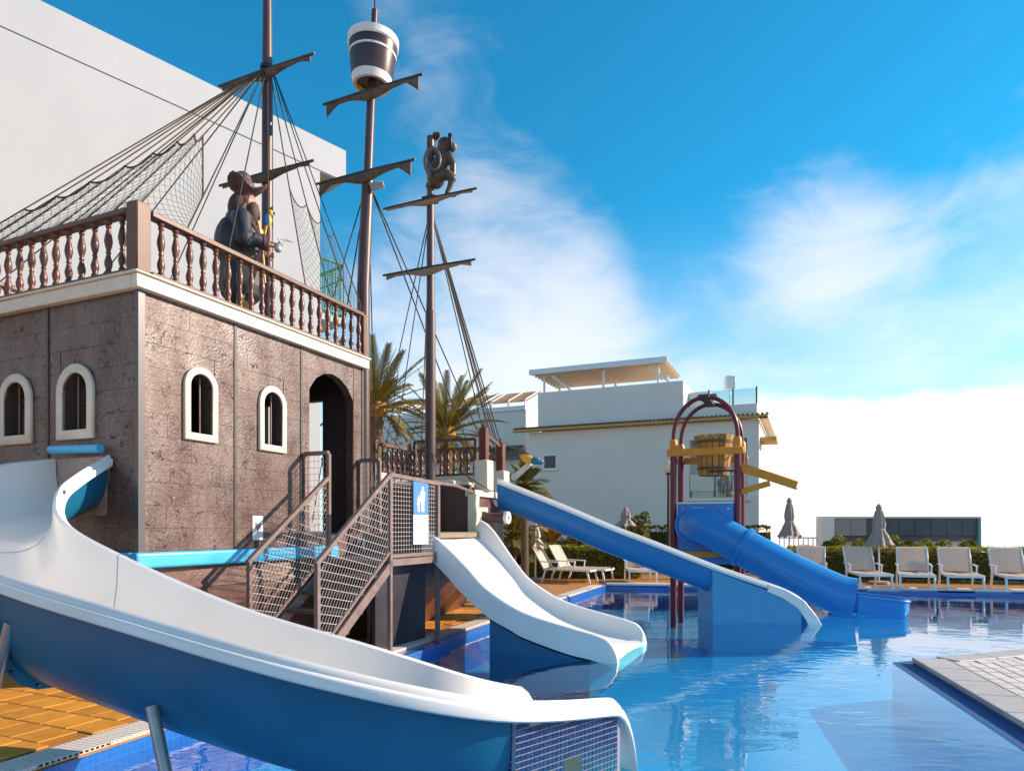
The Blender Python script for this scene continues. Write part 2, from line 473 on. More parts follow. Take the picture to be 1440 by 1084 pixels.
WALLW = mat('white render', (.415, .445, .475), .75, (.38, .41, .44), sc=.7, bump=.08, bsc=50, stretch=(1,1,.35))
WALLV = mat('villa render', (.84, .745, .67), .75, (.79, .69, .615), sc=.5, bump=.05, bsc=50)
GREY = mat('grey joint', (.33, .33, .34), .7)
ROOFT = mat('brown roof tile', (.11, .045, .035), .6, (.16, .07, .05), sc=8)
OCHRE = mat('ochre soffit', (.62, .34, .10), .7)
WHITEM = mat('white metal', (.78, .77, .75), .35)
SLING = SLINGM
PARA = mat('taupe parasol cloth', (.40, .31, .27), .85, (.31, .235, .205), sc=6, stretch=(6,6,.6))
MAROON = mat('maroon paint', (.15, .004, .018), .35, coat=.1)
YELLOWP = mat('yellow plastic', (.80, .27, .010), .42, (.70, .22, .008), sc=6)
WOODB = mat('bucket wood', (.46, .24, .045), .55, (.36, .16, .03), sc=10, rnd=.2, stretch=(1,1,.2))
BLACK = mat('black metal', (.02, .02, .022), .45)
GREEN = mat('green metal', (.02, .20, .09), .4)
TERRA = mat('terracotta tile', (.70, .31, .050), .5, (.56, .22, .032), sc=7, bump=.25, bsc=30, rnd=.16)
GROUT = mat('tile grout', (.30, .19, .10), .9)
PAVE = mat('pale paving stone', (.76, .66, .58), .6, (.62, .53, .47), sc=6, bump=.4, bsc=14, rnd=.12)
COPG = mat('grey coping stone', (.50, .45, .43), .6, (.42, .385, .37), sc=8, bump=.2, rnd=.05)
COPW = mat('white grating', (.74, .70, .66), .5, rnd=.04)
FARDECK = mat_tilefloor('terracotta deck', (.58, .25, .06), (.47, .19, .045), (.32, .18, .08), .3, .3, R(23.6))
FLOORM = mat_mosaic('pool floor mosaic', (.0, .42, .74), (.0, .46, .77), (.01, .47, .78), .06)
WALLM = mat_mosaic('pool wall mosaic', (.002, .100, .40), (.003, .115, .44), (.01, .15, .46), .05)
NAVYT = mat('navy glass tile', (.006, .020, .085), .22, (.010, .04, .17), spec=.35, sc=30, thr=(.45,.55), rnd=0)
GROUTW = mat('pale grout', (.30, .30, .34), .8)
LAWN = mat('garden soil and grass', (.07, .085, .03), .9, (.12, .10, .05), sc=2)
STONE = mat('statue stone paint', (.055, .036, .025), .38, (.11, .075, .050), sc=9, bump=.3, bsc=40)

# ------------------------------------------------------------------ frames
TH = math.atan2(.916, .401)                 # the ship points away from us, a little to the right
D1 = V((math.cos(TH), math.sin(TH), 0)); NV = V((math.sin(TH), -math.cos(TH), 0))
SO = V((-2.64, 8.62, 0))
def q(s, n, z): return V((s, -n, z))        # ship frame: s towards the bow, n out to starboard
def SW(s, n, z): return SO + D1*s + NV*n + V((0,0,z))
SM = Matrix.Translation(SO) @ Matrix.Rotation(TH, 4, 'Z')
SMI = SM.inverted()
def loc(w): return SMI @ V(w)               # world point to ship frame

# ------------------------------------------------------------------ ground, pool, sea
WZ = -.115
def edgeX(Y): return -2.97 + .394*(Y-4.32)
PL0, PL1 = V((edgeX(1.5), 1.5, 0)), V((2.5, 18.2, 0))
PR1 = V((27, 18.2-24.5*.208, 0))
def flat_poly(mb, pts, z0, z1):
    n = len(pts)
    mb.add([(p[0],p[1],z1) for p in pts] + [(p[0],p[1],z0) for p in pts],
           [tuple(range(n)), tuple(reversed(range(n, 2*n)))] + [(i, (i+1)%n, (i+1)%n+n, i+n) for i in range(n)])
def deck():
    mb = MB()
    flat_poly(mb, [(-30,-10),(30,-10),(30,1.5),(PL0.x,1.5),(-30,1.5)], -1.5, -.012)
    flat_poly(mb, [(-30,1.5),(PL0.x,1.5),(PL1.x,PL1.y),(PL1.x,24),(-30,24)], -1.5, -.012)
    flat_poly(mb, [(PL1.x,PL1.y),(PR1.x,PR1.y),(PR1.x,PR1.y+4.2),(PL1.x,PL1.y+4.2)], -1.5, -.012)
    d = mb.build('terrace_deck', FARDECK, smooth=False); d['kind'] = 'structure'
    g = MB()
    flat_poly(g, [(-60,24.01),(PL1.x,24.01),(PL1.x,PL1.y+4.21),(PR1.x,PR1.y+4.21),(27,30),(16,70),(-60,90)], -2, -.03)
    g.build('garden_ground', LAWN, smooth=False)['kind'] = 'structure'
    s = MB(); s.add([(-40000,-40000,-45),(40000,-40000,-45),(40000,40000,-45),(-40000,40000,-45)], [(0,1,2,3)])
    sea = mat('sea', (.42, .47, .52), .12, (.40, .45, .50), sc=.01)  # pale base colour: the far haze over the water is put into it
    s.build('sea_water', sea, smooth=False)['kind'] = 'structure'
    return d
DECK = deck()

def uvplane(o, sx=1.0):
    """metre-scaled box UVs so that mosaic tiles keep their size"""
    me = o.data; uv = me.uv_layers.new(name='UVMap')
    for p in me.polygons:
        n = p.normal
        for li in p.loop_indices:
            c = me.vertices[me.loops[li].vertex_index].co
            if abs(n.z) > .7: uv.data[li].uv = (c.x, c.y)
            else:
                t = V((-n.y, n.x, 0)); t = t.normalized() if t.length > .1 else V((1,0,0))
                uv.data[li].uv = (c.dot(t), c.z)
ISL = [V((4.72, 8.02, 0)), V((6.5, 8.67, 0)), V((13, 11.0, 0)), V((13, 1.5, 0)), V((3.02, 1.5, 0))]
def pool():
    FZ = -.62; f = MB(); f.add([(PL0.x-.2,1.3,FZ),(30,1.3,FZ),(30,19,FZ),(PL1.x-.2,19,FZ),(PL0.x-.2,3,FZ)], [(0,1,2,3,4)])
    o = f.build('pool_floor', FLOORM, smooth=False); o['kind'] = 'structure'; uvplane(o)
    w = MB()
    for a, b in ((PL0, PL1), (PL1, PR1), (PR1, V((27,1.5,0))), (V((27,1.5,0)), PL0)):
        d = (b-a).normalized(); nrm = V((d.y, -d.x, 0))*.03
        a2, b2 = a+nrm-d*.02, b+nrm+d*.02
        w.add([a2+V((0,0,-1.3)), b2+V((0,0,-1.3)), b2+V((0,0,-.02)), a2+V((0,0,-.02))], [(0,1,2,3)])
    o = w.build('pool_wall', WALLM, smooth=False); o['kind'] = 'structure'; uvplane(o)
    wt = MB(); wt.add([(PL0.x-.1,1.4,WZ),(28,1.4,WZ),(28,PR1.y-.1,WZ),(PL1.x,PL1.y,WZ)], [(0,1,2,3)])
    wo = wt.build('pool_water', mat_water(), smooth=False); wo['kind'] = 'structure'
    # the overflow grating round the edge: separate lengths, each a row of slats
    g = MB(); n = 13
    for i in range(n):
        x = .5*(i+.5)/n
        g.box((x-.5/n*.36, 0, -.02), (x+.5/n*.36, .26, 0))
    g.box((0.004, 0, -.026), (.496, .03, -.003)); g.box((.004, .23, -.026), (.496, .26, -.003))
    gm = g.mesh('grating', smooth=False); gm.materials.append(COPW)
    d = (PL1-PL0).normalized(); L = (PL1-PL0).length; ang = math.atan2(d.y, d.x)
    k = 0
    while (k+1)*.5 < L:
        p = PL0 + d*(k*.5)
        if p.y > 3.0: inst('grating', gm, DECK, (p.x, p.y, .012), ang)
        k += 1
    bed = MB(); nn = V((-d.y, d.x, 0))
    bed.add([PL0, PL1, PL1+nn*.262, PL0+nn*.262], [(0,1,2,3)]); bed.v = [p+V((0,0,-.006)) for p in bed.v]
    bed.build('grating_channel', mat('channel grey', (.25,.24,.24), .8), DECK, smooth=False)
    # far edge coping stones
    c = MB(); c.box((.004, -.03, -.075), (.796, .34, .03)); cm = c.mesh('coping_stone', smooth=False, bev=.01); cm.materials.append(mat('white coping', (.72,.68,.66), .5, rnd=.05))
    d = (PR1-PL1).normalized(); ang = math.atan2(d.y, d.x); k = 0
    while k*.8 < 20:
        p = PL1 + d*(k*.8); inst('coping_stone', cm, DECK, (p.x, p.y, 0), ang); k += 1
    # tiled terrace round the ship, tile by tile
    t = MB(); t.box((.004,.004,-.012), (.296,.296,0)); tm = t.mesh('floor_tile', smooth=False, bev=.006); tm.materials.append(TERRA)
    cnt = 0
    def near_hull(s, n):
        if s < -2.45: return n > -2.1
        return n > -.1
    for i in range(-9, 23):
        for j in range(-8, 5):
            s, n = i*.3 - 2.6, j*.3 + .02 + (.15 if i % 2 else 0)
            w = SW(s+.15, n-.15, 0)
            nd = V((-(PL1-PL0).normalized().y, (PL1-PL0).normalized().x, 0))
            off = (w-PL0).dot(nd)
            if off < .44 or not near_hull(s, n) or off > 3.6: continue
            cnt += 1
            inst('floor_tile', tm, DECK, SW(s, n, random.uniform(-.001, .0015)+.001), TH + random.uniform(-.004,.004))
    gb = MB(); gb.add([SW(-5.5,1.15,-.008), SW(7,1.15,-.008), SW(7,-2.3,-.008), SW(-5.5,-2.3,-.008)], [(0,1,2,3)])
    ps = MB(); ps.box((-.05, -1.46, -1.2), (1.20, -1.265, -.02)); ps.v = [SM @ p for p in ps.v]
    o = ps.build('pool_step', mat_mosaic('step mosaic', (.008,.09,.36), (.012,.12,.42), (.10,.28,.55), .035), smooth=False, bev=.012); o['kind'] = 'structure'; uvplane(o)
    # island with paving
    m = MB(); flat_poly(m, ISL, -1.3, -.012)
    isl = m.build('pool_island', COPG, smooth=False); isl['kind'] = 'structure'; isl.location.z = -.045
    pb = MB(); flat_poly(pb, [(p.x, p.y) for p in ISL], -.0115, -.006); pb.build('paving_bed', mat_tilefloor('pale paving', (.74,.64,.56), (.64,.55,.48), (.45,.40,.36), .24, .14, -math.atan2((ISL[0]-ISL[4]).y, (ISL[0]-ISL[4]).x)), isl, smooth=False)
    bw = MB(); bu = MB()
    for a, b in ((ISL[4], ISL[0]), (ISL[0], ISL[1]), (ISL[1], ISL[2])):
        dd = (b-a).normalized(); nr = V((-dd.y, dd.x, 0))
        a2, b2 = a+nr*.20-dd*.1, b+nr*.20+dd*.1; Z = lambda p, z: p + V((0,0,z))
        bw.add([Z(b2,-.064), Z(a2,-.064), Z(a+nr*.004,-.060), Z(b+nr*.004,-.060), Z(a+nr*.004,-.03), Z(b+nr*.004,-.03)], [(1,0,3,2), (2,3,5,4)])
        bu.add([Z(a2,-.9), Z(b2,-.9), Z(b2,-.0645), Z(a2,-.0645)], [(0,1,2,3)])
    o = bu.build('underwater_wall', FLOORM, isl, smooth=False); uvplane(o)
    o = bw.build('mosaic_edge', mat_mosaic('island mosaic', (.004,.060,.20), (.006,.080,.25), (.02,.11,.28), .03, rough=.75), isl, smooth=False); uvplane(o)
    def strip_stones(a, b, w, ln, inward):
        dd = (b-a).normalized(); k = 0; T = (b-a).length; ang = math.atan2(dd.y, dd.x)
        s = MB(); s.box((.003, 0 if inward > 0 else -w, -.03), (ln-.003, w if inward > 0 else 0, .012)); sm = s.mesh('coping_slab', smooth=False, bev=.008); sm.materials.append(COPG)
        while k*ln < T:
            p = a + dd*(k*ln); inst('coping_slab', sm, isl, (p.x, p.y, 0), ang); k += 1
    strip_stones(ISL[4], ISL[0]-(ISL[0]-ISL[4]).normalized()*.02, .36, .62, -1)
    strip_stones(ISL[0]+(ISL[1]-ISL[0]).normalized()*.36, ISL[2], .30, .62, -1)
    dd = (ISL[0]-ISL[4]).normalized(); nr = V((dd.y, -dd.x, 0)); ang = math.atan2(dd.y, dd.x)
    d2 = (ISL[1]-ISL[0]).normalized(); n2 = V((d2.y, -d2.x, 0))
    pv = []
    for ln in (.19, .27, .23):
        s = MB(); s.box((.005,.005,-.03), (ln-.005,.135,.006)); me = s.mesh('paving_stone', smooth=False, bev=.008); me.materials.append(PAVE); pv.append((ln, me))
    for r in range(26):
        x = 2.2 + random.uniform(0,.2); 
        while x < 7.2:
            ln, me = random.choice(pv)
            p = ISL[4] + dd*x + nr*(.38 + .14*r)
            ce = ISL[4] + dd*(x+ln) + nr*(.38 + .14*r)
            if (ce-ISL[0]).dot(n2) > .33 and p.x < 8.2 and p.y > 4.5 and p.x < .80*p.y+.3:
                inst('paving_stone', me, isl, (p.x, p.y, random.uniform(-.002,.003)), ang + math.pi*0 , rot=(0,0,ang))
            x += ln
pool()

# ------------------------------------------------------------------ pirate ship
SHIP = thing('pirate_ship', 'brown play pirate ship with three masts standing beside the pool', 'ship', SO, TH, local=True)
def arch(w, h, x0=0, z0=0, seg=12, rise=None):
    """arched outline, bottom centre at (x0, z0)"""
    r = w/2; ri = rise if rise else r
    pts = [(x0-r, z0), (x0+r, z0)]
    for i in range(seg+1):
        a = math.pi*i/seg
        pts.append((x0 + r*math.cos(a), z0+h-ri + ri*math.sin(a)))
    return pts
def offs(poly, k): return poly

def wall_blocks(wall, o, ux, outn, cells_x, z0, z1, voids):
    """scored masonry: every block a piece of its own, a few mm proud of the wall"""
    o, ux, outn = V(o), V(ux), V(outn)
    zc = z0; row = 0; hgt = .225
    while zc < z1 - .02:
        zt = min(zc + hgt, z1)
        for (xa, xb) in cells_x:
            cuts = [xa]; x = xa + (.25 if row % 2 else .62) + random.uniform(-.12, .12)
            while x < xb - .12:
                cuts.append(x); x += random.uniform(.50, .95)
            cuts.append(xb)
            for a, b in zip(cuts, cuts[1:]):
                segs = [(a, b)]
                for (va, vb, vz0, vz1) in voids:
                    if zt <= vz0 + .005 or zc >= vz1 - .005: continue
                    ns = []
                    for (p, r) in segs:
                        if r <= va or p >= vb: ns.append((p, r)); continue
                        if va - p > .03: ns.append((p, va))
                        if r - vb > .03: ns.append((vb, r))
                    segs = ns
                for (p, r) in segs:
                    g = .0006; th = .006 + random.uniform(-.0010, .0010)
                    mb = MB(); pts = []
                    for dd in (0, th):
                        for (x_, z_) in ((p+g, zc+g), (r-g, zc+g), (r-g, zt-g), (p+g, zt-g)):
                            pts.append(o + ux*x_ + V((0,0,z_)) + outn*dd)
                    mb.add(pts, [(0,1,2,3),(4,7,6,5),(0,4,5,1),(1,5,6,2),(2,6,7,3),(3,7,4,0)])
                    mb.build('block', CASTLE, wall, smooth=False, bev=.0014)
        zc = zt; row += 1

def window(parent, o, ux, outn, x, z, w, h):
    o, ux, outn = V(o), V(ux), V(outn)
    b = .092 if w > .5 else .075
    op = arch(w-2*b, h-2.05*b, x, z+b*1.05)
    fr = MB(); fr.plate(arch(w, h, x, z), [op], o + outn*.001, ux, (0,0,1), outn*.042)
    wf = fr.build('window', CREAM, parent, bev=.008, ang=50)
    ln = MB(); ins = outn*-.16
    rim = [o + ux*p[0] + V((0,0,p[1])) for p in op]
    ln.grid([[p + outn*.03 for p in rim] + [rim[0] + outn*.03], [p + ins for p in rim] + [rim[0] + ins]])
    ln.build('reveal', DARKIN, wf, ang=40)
    for k in (-.22, .2):
        br = MB(); br.tube([o + ux*(x+k*(w-2*b)) + V((0,0,z+b)) + outn*-.06, o + ux*(x+k*(w-2*b)) + V((0,0,z+h-b)) + outn*-.06], .009, 6)
        br.build('window_bar', STEEL, wf)

S0, S1, PORT = -2.30, 1.26, -3.4      # castle length and port side
ZB, ZT = 1.10, 3.77
def castle():
    T = .12
    # starboard wall, door and two windows
    dn = [(.12, 1.43), (1.03, 1.43), (1.03, 3.28), (.90, 3.44), (.74, 3.53), (.575, 3.56), (.41, 3.53), (.25, 3.44), (.12, 3.28)]
    wins = [(-1.592, .43, 2.405, .775), (-.552, .445, 2.40, .78)]
    holes = [dn] + [arch(w-.13, h-.13, x, z+.07) for (x, w, z, h) in wins]
    mb = MB(); mb.plate([(S0,ZB),(S1,ZB),(S1,ZT),(S0,ZT)], holes, q(0,0,0), (1,0,0), (0,0,1), q(0,-T,0))
    w1 = mb.build('castle_wall', CASTLE, SHIP, smooth=False)
    tag(w1, 'sunlit mottled masonry wall with two arched windows and an arched doorway')
    dv = (.115, 1.035, 1.40, 3.57)
    wall_blocks(w1, q(0,0,0), (1,0,0), q(0,1,0), [(S0+.06, -1.135), (-1.095, -.06), (-.02, S1-.05)], 1.27, ZT-.002,
                [(x-w/2+.02, x+w/2-.02, z+.02, z+h-.06) for (x,w,z,h) in wins] + [dv])
    for (x, w, z, h) in wins: window(w1, q(0,0,0), (1,0,0), q(0,1,0), x, z, w, h)
    # stern wall
    wl = [(.882, .555, 2.385, .76), (1.843, .545, 2.38, .75), (2.75, .55, 2.385, .76)]
    holes = [arch(w-.16, h-.16, x, z+.08) for (x, w, z, h) in wl]
    mb = MB(); mb.plate([(.122,ZB),(-PORT,ZB),(-PORT,ZT),(.122,ZT)], holes, q(S0,0,0), q(0,-1,0), (0,0,1), V((T,0,0)))
    w2 = mb.build('castle_wall', CASTLE, SHIP, smooth=False)
    tag(w2, 'shaded brown stern wall with arched windows above the curved slide')
    mb = MB(); mb.box(q(S0, 0, ZB), q(S0+T, -.122, ZT))
    mb.v = [V((p.x, p.y, p.z)) for p in mb.v]
    wall_blocks(w2, q(S0,0,0), q(0,-1,0), (-1,0,0), [(.03, 1.305), (1.365, -PORT-.04)], 1.27, ZT-.002,
                [(x-w/2+.02, x+w/2-.02, z+.02, z+h-.06) for (x,w,z,h) in wl] + [(.42, 1.24, 1.6, 2.12)])
    for (x, w, z, h) in wl: window(w2, q(S0,0,0), q(0,-1,0), (-1,0,0), x, z, w, h)
    # port wall and the wall towards the bow with its opening
    mb = MB(); mb.box((S0+T+.002, -PORT-T, ZB), (S1, -PORT, ZT)); mb.build('castle_wall', CASTLE, SHIP, smooth=False)
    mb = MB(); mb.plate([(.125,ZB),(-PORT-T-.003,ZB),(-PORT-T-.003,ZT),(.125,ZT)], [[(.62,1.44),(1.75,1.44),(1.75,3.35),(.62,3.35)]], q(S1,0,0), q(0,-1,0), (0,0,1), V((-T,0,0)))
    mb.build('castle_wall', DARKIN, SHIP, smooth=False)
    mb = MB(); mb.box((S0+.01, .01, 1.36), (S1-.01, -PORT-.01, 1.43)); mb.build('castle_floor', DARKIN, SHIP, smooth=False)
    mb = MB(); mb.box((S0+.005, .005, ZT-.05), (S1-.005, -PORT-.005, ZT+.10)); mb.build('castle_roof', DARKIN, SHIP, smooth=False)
    # vertical strips
    for s in (-1.115, -.04):
        mb = MB(); mb.box((s-.02, -.016, 1.26), (s+.02, .01, ZT)); mb.build('wall_strip', STRIP, SHIP, bev=.003)
    mb = MB(); mb.box((S0-.016, 1.315, 1.26), (S0+.01, 1.355, ZT)); mb.build('wall_strip', STRIP, SHIP, bev=.003)
    mb = MB(); mb.plate([(-.022,-.022),(.055,-.022),(.055,.0),(.0,.0),(.0,.03),(-.022,.03)], [], (S0, 0, 1.1), (1,0,0), (0,1,0), (0,0,ZT-1.1))
    mb.build('corner_strip', mat('corner metal', (.10,.095,.10), .35, metal=.3), SHIP, bev=.003)
    mb = MB(); mb.box((S1-.045, -.016, 1.43), (S1+.004, .01, ZT)); mb.build('corner_strip', STRIP, SHIP, bev=.003)
    # cream band with a lip
    for nm, lo, hi in (('cream_band', (S0-.08, -.08, ZT), (S1+.05, 0, 3.90)), ('cream_band', (S0-.08, 0.001, ZT), (S0, -PORT, 3.90)),
                       ('cream_band', (S1, .001, ZT), (S1+.05, -PORT, 3.90))):
        mb = MB(); mb.box(lo, hi); mb.build(nm, CREAM, SHIP, bev=.008)
    mb = MB(); mb.box((S0-.105, -.105, 3.902), (S1+.06, .06, 3.925)); mb.build('band_moulding', CREAM, SHIP, bev=.006)
    mb = MB(); mb.box((S0-.105, .062, 3.902), (S0+.06, -PORT, 3.925)); mb.build('band_moulding', CREAM, SHIP, bev=.006)
    mb = MB(); mb.box((S0+.062, .062, 3.88), (S1, -PORT, 3.912)); mb.build('upper_deck', mat('deck boards', (.30,.22,.17), .7, (.24,.17,.13), sc=6), SHIP, smooth=False)
    # balustrade
    prof = [(.030,0),(.030,.03),(.020,.045),(.031,.085),(.034,.12),(.021,.175),(.016,.20),(.024,.215),(.016,.232),(.026,.27),(.035,.325),(.030,.37),(.018,.43),(.016,.455),(.024,.465),(.024,.48),(.017,.49),(.030,.505),(.030,.53)]
    b = MB(); b.lathe([(r*1.12, z) for r, z in prof], seg=12); bmh = b.mesh('baluster', ang=60); bmh.materials.append(VARN)
    nst = 20
    for i in range(nst):
        s = lerp(S0+.245, S1-.10, i/(nst-1)); inst('baluster', bmh, SHIP, q(s, -.0, 3.972))
    for i in range(16):
        inst('baluster', bmh, SHIP, q(S0, -.225-.198*i, 3.972))
    for i in range(14):
        inst('baluster', bmh, SHIP, q(S0+.3+.24*i, PORT, 3.972))
    post = MB(); post.box((-.078,-.078,0), (.078,.078,.665)); 
    pm = post.mesh('newel_post', bev=.012); pm.materials.append(mat('newel paint', (.15,.068,.044), .5, (.11,.05,.032), sc=5, bump=.1))
    inst('newel_post', pm, SHIP, q(S0, 0, 3.926))
    e = MB(); e.box((-.05,-.05,0), (.05,.05,.62)); em = e.mesh('end_post', bev=.01); em.materials.append(RAILW)
    inst('end_post', em, SHIP, q(S1+.0, 0, 3.926)); inst('end_post', em, SHIP, q(S0, PORT, 3.926)); inst('end_post', em, SHIP, q(S1, PORT, 3.926))
    for a, bb in ((q(S0+.106, 0, 0), q(S1-.051, 0, 0)), (q(S0, -.106, 0), q(S0, PORT+.051, 0)), (q(S0+.051, PORT, 0), q(S1-.051, PORT, 0))):
        for z, w, h, nm in ((4.53, .12, .055, 'handrail'), (3.95, .11, .045, 'bottom_rail')):
            mb = MB(); mb.bar(a+V((0,0,z)), bb+V((0,0,z)), w, h); mb.build(nm, RAILW, SHIP, bev=.008)
    # blue bumper along the hull
    mb = MB(); mb.box((S0-.10, -.10, 1.11), (.60, 0, 1.265)); mb.build('bumper', BUMP, SHIP, bev=.03, segs=3)
    mb = MB(); mb.box((S0-.10, .001, 1.11), (S0-.0, .46, 1.265)); mb.build('bumper', BUMP, SHIP, bev=.03, segs=3)
    mb = MB(); mb.tube([q(S0-.10, -.40, 2.265), q(S0-.10, -1.14, 2.285)], .042, 12); mb.build('slide_mouth_pad', BUMP, SHIP)
    mb = MB(); mb.box((S0-.012, .44, 1.62), (S0+.002, 1.22, 2.20)); mb.build('slide_hatch', mat('hatch plaster', (.32,.22,.19), .7, (.42,.30,.26), sc=9), SHIP, smooth=False)
    # small paper notice on the wall
    mb = MB(); mb.box((-.86, -.014, 1.36), (-.70, -.004, 1.64)); nb = mb.build('notice', mat('notice white', (.78,.74,.72), .6), SHIP)
    for (x, z, w, h) in ((-.81, 1.53, .022, .06), (-.785, 1.50, .02, .10), (-.755, 1.515, .02, .08)):
        mb = MB(); mb.box((x-w/2, -.017, z-h/2), (x+w/2, -.0142, z+h/2)); mb.build('notice_figure', mat('notice ink', (.22,.14,.13), .7), nb, smooth=False)
castle()

def hull():
    st = [(-2.30,-.25,-.08,-.02,None), (-1.5,-.12,.0,.0,None), (-.6,.0,.06,.02,None), (.1,.16,.16,.06,None), (.7,.30,.45,.45,None), (1.2,.36,.70,1.00,None),
          (2.0,.30,.74,1.12,None), (2.75,.20,.68,1.08,1.00), (3.5,.02,.52,1.02,.97), (4.3,-.15,.28,.82,.84), (5.0,-.35,-.02,.48,.56), (5.6,-.60,-.35,.05,.12), (6.2,-1.0,-.85,-.55,-.45), (6.6,-1.45,-1.40,-1.25,-1.15)]
    zs = [0, .55, 1.10]
    def nn(e, z):
        a, b, c = e[1], e[2], e[3]; t = z/1.1
        return a*(1-t)*(1-2*t)*1.0 + 4*b*t*(1-t)*1.0 + c*t*(2*t-1) if True else 0
    NPL = 5
    fine = []
    for i in range(len(st)-1):
        for k in range(3):
            t = k/3; fine.append(tuple(lerp(a, b, t) if (a is not None and b is not None) else None for a, b in zip(st[i], st[i+1])))
    fine.append(st[-1])
    for p in range(NPL):
        z0, z1 = 1.1*p/NPL, 1.1*(p+1)/NPL
        rows = []
        for e in fine:
            rows.append([q(e[0], nn(e, z0)+.012, z0+.003-.02*(p==0)), q(e[0], nn(e, z1)-.002, z1-.003)])
        mb = MB(); mb.grid(rows); 
        rows2 = [[r[0]-q(0,.05,0), r[0]] for r in rows]; mb.grid(rows2)
        mb.build('hull_plank', HULLP, SHIP, ang=30)
    for p in range(5):
        z0, z1 = lerp(1.1, 2.0, p/5), lerp(1.1, 2.0, (p+1)/5)
        rows = []
        for e in [x for x in fine if x[4] is not None]:
            f0, f1 = p/5, (p+1)/5
            rows.append([q(e[0], lerp(e[3], e[4], f0)+.010, z0+.003), q(e[0], lerp(e[3], e[4], f1)-.002, z1-.003)])
        mb = MB(); mb.grid(rows); mb.grid([[r[0]-q(0,.05,0), r[0]] for r in rows]); mb.build('hull_plank', HULLP, SHIP, ang=30)
    # stern below the castle
    mb = MB(); mb.grid([[q(-2.302, .0-.25*0, 1.1), q(-2.302, PORT, 1.1)], [q(-2.20, -.25, -.02), q(-2.20, PORT, -.02)]]); mb.build('stern_plank', HULLP, SHIP)
    # inner core so that nothing shows through
    mb = MB(); mb.box((-2.15, .35, 0), (4.2, 3.2, 1.08)); mb.build('hull_core', DARKIN, SHIP, smooth=False)
    # mid deck
    mb = MB(); mb.box((S1+.052, -1.22, 1.36), (2.74, -PORT, 1.425)); mb.build('mid_deck', mat('mid deck paint', (.30,.20,.17), .6, (.24,.16,.13), sc=7), SHIP, smooth=False)
    mb = MB(); mb.box((1.20, -1.20, 1.427), (2.60, -.55, 1.437)); mb.build('green_mat', mat('green mat', (.16,.26,.06), .9), SHIP, smooth=False)
    # forecastle
    mb = MB(); mb.box((2.755, -.95, 1.43), (2.83, 1.6, 2.18)); mb.build('bulkhead', mat('bulkhead paint', (.085,.040,.042), .5, (.11,.055,.05), sc=4), SHIP, smooth=False)
    mb = MB(); mb.box((2.75, -.66, 2.182), (5.0, 1.6, 2.262)); mb.build('fore_deck', CREAM, SHIP, bev=.01)
    rows = []
    for e in [x for x in fine if x[4] is not None]:
        n = e[4]; rows.append([q(e[0], n+.05, 2.002), q(e[0], n+.05, 2.10), q(e[0], n-.13, 2.10), q(e[0], n-.13, 2.002)])
    mb = MB(); mb.grid(rows, closed=True); mb.f.append((0,1,2,3)); mb.build('bulwark_cap', CREAM, SHIP, ang=30)
    # corner column
    col_ = [(0,0),(.15,0),(.15,.12),(.17,.30),(.15,.48),(.16,.64),(0,.64)]
    mb = MB(); mb.plate(col_, [], q(2.73, .92, 1.40), q(0,1,0), (0,0,1), (.12,0,0)); mb.build('corner_column', CREAM, SHIP, bev=.01)
    # dark panel below the landing
    mb = MB(); mb.box((.02, -1.08, -.01), (1.18, -1.04, 1.06)); mb.build('lower_panel', mat('navy black panel', (.025,.022,.034), .4, (.05,.04,.05), sc=3), SHIP, smooth=False)
    # blocks and posts at the mouth of the long slide
    for (s, n, z0, z1, w) in ((3.20, .98, 2.102, 2.60, .24), (4.12, .86, 2.102, 2.50, .24)):
        mb = MB(); mb.box((s-w/2, -n-w/2, z0), (s+w/2, -n+w/2, z1)); mb.build('post_block', CREAM, SHIP, bev=.012)
    for (s, n, z0, z1) in ((3.20, .98, 2.602, 3.13), (4.12, .86, 2.502, 2.98)):
        mb = MB(); mb.box((s-.065, -n-.065, z0), (s+.065, -n+.065, z1)); mb.lathe([(.075,0),(.03,.05),(.012,.10)], c=q(s, n, z1), seg=4)
        mb.build('newel_post', VARN, SHIP, bev=.008)
    for z in (0.0, -.10, -.20, -.30, -.4):
        mb = MB(); mb.bar(q(4.18, .84, 2.95+z), q(4.95, .42, 2.90+z), .03, .035); mb.build('side_slat', VARN, SHIP)
    mb = MB(); mb.bar(q(3.26, .97, 3.05), q(4.06, .87, 2.93), .04, .05); mb.build('mouth_rail', RAILW, SHIP)
    mb = MB(); mb.tube([q(3.26+.02, 1.0, 2.62), q(3.30, 1.02, 3.02)], .014, 6); mb.build('mouth_rod', RAILW, SHIP)
    # fore deck balustrades
    bal = bpy.data.meshes['baluster']
    def run(a, b, n, zt=.43):
        for i in range(n):
            p = lerp(V(a), V(b), (i+.5)/n); inst('baluster', bal, SHIP, p, scale=(1,1,zt/.53))
        mb = MB(); mb.bar(V(a)+V((0,0,zt+.02)), V(b)+V((0,0,zt+.02)), .08, .045); mb.build('handrail', RAILW, SHIP)
        mb = MB(); mb.bar(V(a)+V((0,0,-.02)), V(b)+V((0,0,-.02)), .09, .04); mb.build('bottom_rail', RAILW, SHIP)
    run(q(3.15,-1.0,2.50), q(4.55,-1.0,2.50), 9)
    run(q(4.15,-.98,2.48), q(4.10,.70,2.48), 12)
    mb = MB(); mb.box((3.0, .93, 2.264), (4.6, 1.07, 2.46)); mb.build('coaming', CREAM, SHIP, bev=.01)
    mb = MB(); mb.box((4.06, -.72, 2.264), (4.20, .92, 2.44)); mb.build('coaming', CREAM, SHIP, bev=.01)
